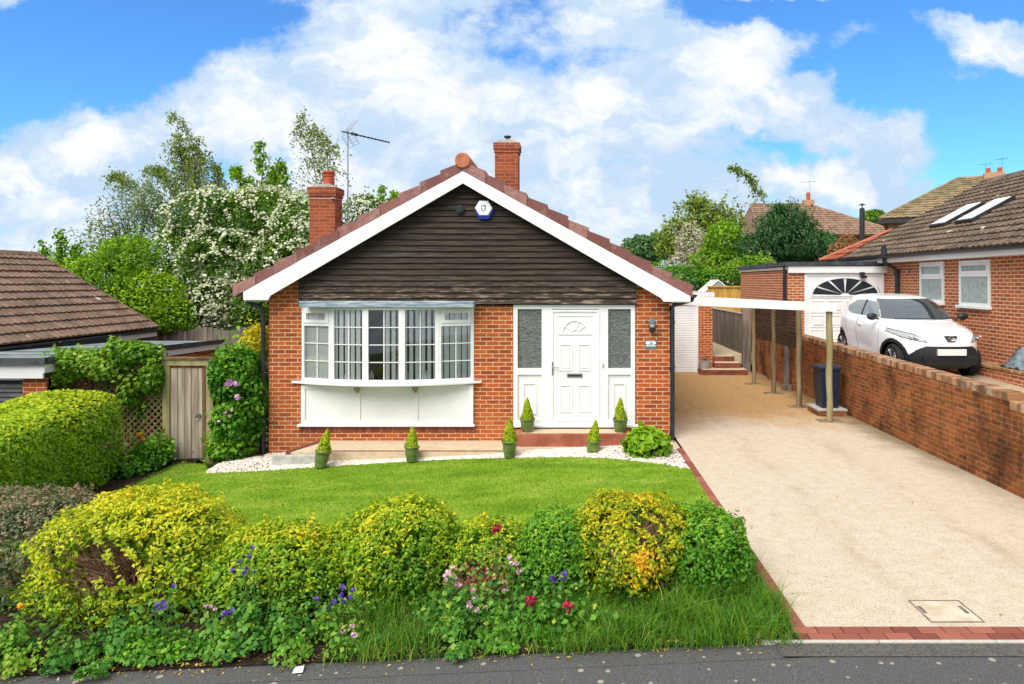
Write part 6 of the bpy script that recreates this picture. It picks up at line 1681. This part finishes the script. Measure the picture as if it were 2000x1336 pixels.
bp = cloud_plant('leafy_shrub', 'low dark green plants between the hedge end and the gate', 'shrub', [(290, 895, 36, 30, 11.6, 700), (250, 915, 32, 24, 11.2, 500), (312, 880, 20, 40, 11.9, 500)], 'lf_green', .08, base=(-7.3, 11.6, -.4), r0=.02, seed=230, amp=.25, limbs=False, aspect=.7)

# leafy clumps spilling onto the pavement
GC = 'leafy clumps along the pavement edge'
lab = {-5.75: ('dark leafy clump at the very left edge of the pavement planting', 'lf_green', .8), -5.1: ('broad leaved clump at the left end of the pavement planting', 'lf_ground', .95), -4.45: ('fresh green clump below the left side of the largest golden bush', 'lf_climber', 1.0), -3.75: ('leafy clump with ivy tones below the middle of the largest bush', 'lf_ground', .8), -3.15: ('rounded leaf clump between the two left golden bushes', 'lf_green', 1.0),
       -2.55: ('bright geranium clump by the scrap of paper', 'lf_ground', 1.05), -2.0: ('geranium clump hanging over the pavement left of the grass gap', 'lf_climber', .95), -.92: ('leaf clump under the pink flowers', 'lf_ground', 1.0), -.45: ('low clump left of the crimson valerian', 'lf_green', .8)}
for i, (x, (tx, lm, hs_)) in enumerate(lab.items()):
    z0 = float(G(x)); root = thing('geranium_clump', tx, 'ground cover', (x, 5.55, z0), GC)
    PP = []; NN = []; RR = []
    for k in range(14):                    # several separate tufts of different height
        cx_, cy_ = x + rs.normal(0, .22), 5.52 + rs.normal(0, .13); w_ = rs.uniform(.07, .15); h_ = hs_ * rs.uniform(.10, .38) * (1 if cy_ > 5.5 else .6); n = int(46 + 260 * w_)
        a = rs.uniform(0, 6.28, n); q = np.sqrt(rs.uniform(0, 1, n)) * w_
        X = cx_ + q * np.cos(a); Y = cy_ + q * np.sin(a); Z = G(X) + .03 + h_ * (1 - .8 * (q / w_) ** 2) * rs.uniform(.35, 1.05, n)
        PP.append(np.stack([X, Y, Z], 1)); NN.append(np.stack([.6 * np.cos(a), .6 * np.sin(a) - .4, np.ones(n)], 1)); RR.append(np.clip(rs.normal(rs.uniform(.3, .65), .17, n), 0, 1))
    P = np.concatenate(PP); P[:, 1] = np.maximum(P[:, 1], 5.20 + .05 * np.sin(P[:, 0] * 9))
    leaves('foliage', P, np.concatenate(NN), .047 * (1.15 if lm == 'lf_ground' else .8), lm, root, .8, .18, np.concatenate(RR), .6)
    mb = MB()
    for k in range(16):
        a_ = rs.uniform(0, 6.28); mb.tube([(x + rs.normal(0, .03), 5.62, z0), (x + .26 * math.cos(a_), 5.60 + .18 * math.sin(a_), z0 + rs.uniform(.12, .3))], [.004, .002], 4, cap=False)
    mb.obj('stem', 'stem', root)
br = thing('withered_plant', 'withered brown leaved plant behind the pale pink flowers', 'dead plant', (-.75, 5.9, -.11))
n = 420; P = np.stack([-.78 + rs.normal(0, .16, n), 5.92 + rs.normal(0, .06, n), .10 + rs.normal(0, .13, n)], 1); P[:, 2] = np.maximum(P[:, 2], -.08)
leaves('foliage', P, rs.normal(0, 1, (n, 3)), .042, 'lf_brown', br, .55, .2, None, .5); twigs('twig', (-.78, 5.92, -.11), P[:40], 'twig', br, .006)

n = 1100
X = rs.uniform(-5.9, 1.6, n); Y = 5.36 + rs.normal(0, .075, n); X = np.where(rs.uniform(0, 1, n) < .5, np.round(X * 1.4) / 1.4 + rs.normal(0, .12, n), X)
P = np.stack([X, Y, G(X) + .0 + np.where(Y > 5.30, .014, -.008)], 1)
tag(leaves('fallen_leaves', P, np.stack([rs.normal(0, .2, n), rs.normal(0, .2, n), np.ones(n)], 1), .032, 'lf_litter', None, .5, .12, None, .1), 'fallen yellow and brown leaves along the pavement edge', 'fallen leaves', kind='stuff')
n = 60
X = rs.uniform(2.0, 5.6, n); Y = rs.uniform(5.6, 14, n); P = np.stack([X, Y, np.full(n, .006)], 1)
tag(leaves('drive_litter', P, np.stack([rs.normal(0, .2, n), rs.normal(0, .2, n), np.ones(n)], 1), .03, 'lf_brown', None, .4, .12, None, .1), 'few dry leaf scraps scattered over the driveway', 'fallen leaves', kind='stuff')
x, y = (583 - PX) * 5.19 / FPX, 5.19; z = float(G(x)) - .012
b = MB(); b.poly([(x - .035, y - .03, z + .012), (x + .04, y - .02, z + .016), (x + .03, y + .035, z + .035), (x - .04, y + .03, z + .028), (x - .035, y - .03, z + .010), (x + .04, y - .02, z + .014), (x + .03, y + .035, z + .033), (x - .04, y + .03, z + .026)], [(0, 1, 2, 3), (7, 6, 5, 4), (0, 4, 5, 1), (1, 5, 6, 2), (2, 6, 7, 3), (3, 7, 4, 0)])
tag(b.obj('paper_scrap', 'white'), 'white scrap of paper among the leaves at the pavement edge', 'paper')

# ------------------------------------------------------------------ potted conifers
def pot_plant(name, label, prof, mt, cone, group):
    root = thing(name, label, 'potted plant', (0, 0, 0), group)
    b = MB(); b.lathe(prof, (0, 0, 0), 28); p = b.obj('pot', mt, root, smooth=True, world=False)
    h = max(z for _, z in prof); rr = max(r for r, _ in prof)
    b = MB(); b.lathe([(rr * .86, h - .03), (rr * .4, h - .015), (0, h - .01)], (0, 0, 0), 16); b.obj('soil', 'soil', p, world=False)
    n = 2300; t = rs.uniform(0, 1, n) ** 1.15; a = rs.uniform(0, 6.283, n); rad = cone[0] * 1.28 * (1 - t) ** .72 * np.clip(t * 5 + .72, 0, 1) * (.55 + .45 * rs.uniform(0, 1, n)) * (1 + .12 * np.sin(3 * a + 9 * t))
    P = np.stack([rad * np.cos(a), rad * np.sin(a), h - .02 + cone[1] * t], 1); N = np.stack([np.cos(a), np.sin(a), np.full(n, .6)], 1)
    leaves('foliage', P, N, .036, 'lf_conifer', root, .38, .15, np.clip(rs.normal(.5, .18, n) + .15 * t, 0, 1), .5, world=False, droop=np.array([0, 0, 1.0]))
    b = MB(); b.tube([(0, 0, h - .04), (0, 0, h + cone[1] * .9)], [.012, .003], 6); b.obj('stem', 'bark', root, world=False)
    return root
PA = [(0, 0), (.082, 0), (.086, .01), (.098, .10), (.106, .10), (.112, .195), (.116, .225), (.128, .23), (.133, .243), (.128, .256), (.115, .256), (.106, .22)]
PB = [(0, 0), (.092, 0), (.098, .01), (.116, .12), (.122, .20), (.134, .205), (.138, .222), (.132, .235), (.118, .235), (.112, .20)]
PG = 'small lime conifers in green pots'
pA = pot_plant('potted_conifer', 'tilted potted conifer by the concrete edging slab', PA, 'pot_green', (.095, .36), PG)
pB = pot_plant('potted_conifer', 'potted conifer on the door step left of the front door', PB, 'pot_green', (.092, .37), PG)
spots = [((-4.02, 11.05, -.215), (-.05, .20, .3), None), ((-2.57, 11.2, -.155), (-.03, .07, 1.2), 'potted conifer on the gravel below the bow window'),
         ((-.965, 11.2, -.085), (0, -.02, 2.3), 'potted conifer on the gravel at the left of the door step'), ((.395, 11.2, -.07), (-.02, -.12, 3.9), 'leaning potted conifer on the gravel in front of the front door')]
for i, (l, rot, tx) in enumerate(spots):
    o = pA if i == 0 else copy_tree(pA)
    if tx: o['label'] = tx
    o.location = l; o.rotation_euler = rot; o.scale = [(1, 1, 1.03), (.97, .97, .94), (1.03, 1.03, 1.06), (.98, 1.0, .97)][i]
for i, (l, rot, tx) in enumerate([((-.715, 11.90, .174), (0, 0, .5), None), ((.905, 11.90, .174), (0, 0, 2.1), 'potted conifer on the door step right of the front door')]):
    o = pB if i == 0 else copy_tree(pB)
    if tx: o['label'] = tx
    o.location = l; o.rotation_euler = rot
gp = thing('grey_planter', 'tall grey plant pot standing beside the white roller shutter', 'plant pot', (4.12, 20.62, 0))
b = MB(); b.lathe([(0, 0), (.115, 0), (.12, .01), (.165, .37), (.172, .37), (.172, .40), (.15, .40), (.14, .34)], (4.12, 20.62, 0), 20); b.obj('pot', 'pot_grey', gp, smooth=True)
n = 120; P = np.stack([4.12 + rs.normal(0, .07, n), 20.62 + rs.normal(0, .07, n), .42 + np.abs(rs.normal(0, .07, n))], 1); leaves('foliage', P, rs.normal(0, 1, (n, 3)), .05, 'lf_brown', gp)

# on the sill inside the bow window
vs = thing('flower_vase', 'vase of orange and pink flowers inside the bow window', 'vase', (-3.02, 12.02, 1.02))
b = MB(); b.lathe([(0, 1.02), (.04, 1.02), (.055, 1.10), (.03, 1.2), (.04, 1.24)], (-3.02, 12.05, 0), 14); b.obj('vase', 'obscured', vs, smooth=True)
b = MB()
for k in range(9): b.tube([(-3.02, 12.05, 1.2), (-3.02 + rs.normal(0, .06), 12.05 + rs.normal(0, .02), 1.40 + rs.uniform(0, .15))], .004, 4)
b.obj('stem', 'stem', vs)
put_flowers(vs, 'orange', [(-3.02 + rs.normal(0, .05), 12.02, 1.50 + rs.normal(0, .05)) for _ in range(5)], 1.2)
put_flowers(vs, 'crimson', [(-2.98 + rs.normal(0, .04), 12.02, 1.53 + rs.normal(0, .04)) for _ in range(3)], 1.0)
for i, (px, tx) in enumerate(((677, 'small white ornament inside the second bow window light'), (726, 'small white ornament inside the middle bow window light'), (797, 'small white ornament left inside the fourth bow window light'), (833, 'small white ornament right inside the fourth bow window light'), (634, 'small white ornament inside the leftmost bow window light'))):
    y = 12.06 + (.09 if px in (634,) else 0); x = (px - PX) * y / FPX
    b = MB(); b.lathe([(0, 1.0), (.045, 1.0), (.05, 1.02), (.03, 1.06), (.042, 1.10), (.035, 1.15), (.012, 1.18), (.02, 1.20), (0, 1.225)], (x, y, 0), 14)
    tag(b.obj('ornament', 'white', smooth=True), tx, 'ornament', 'white ornaments on the window board')
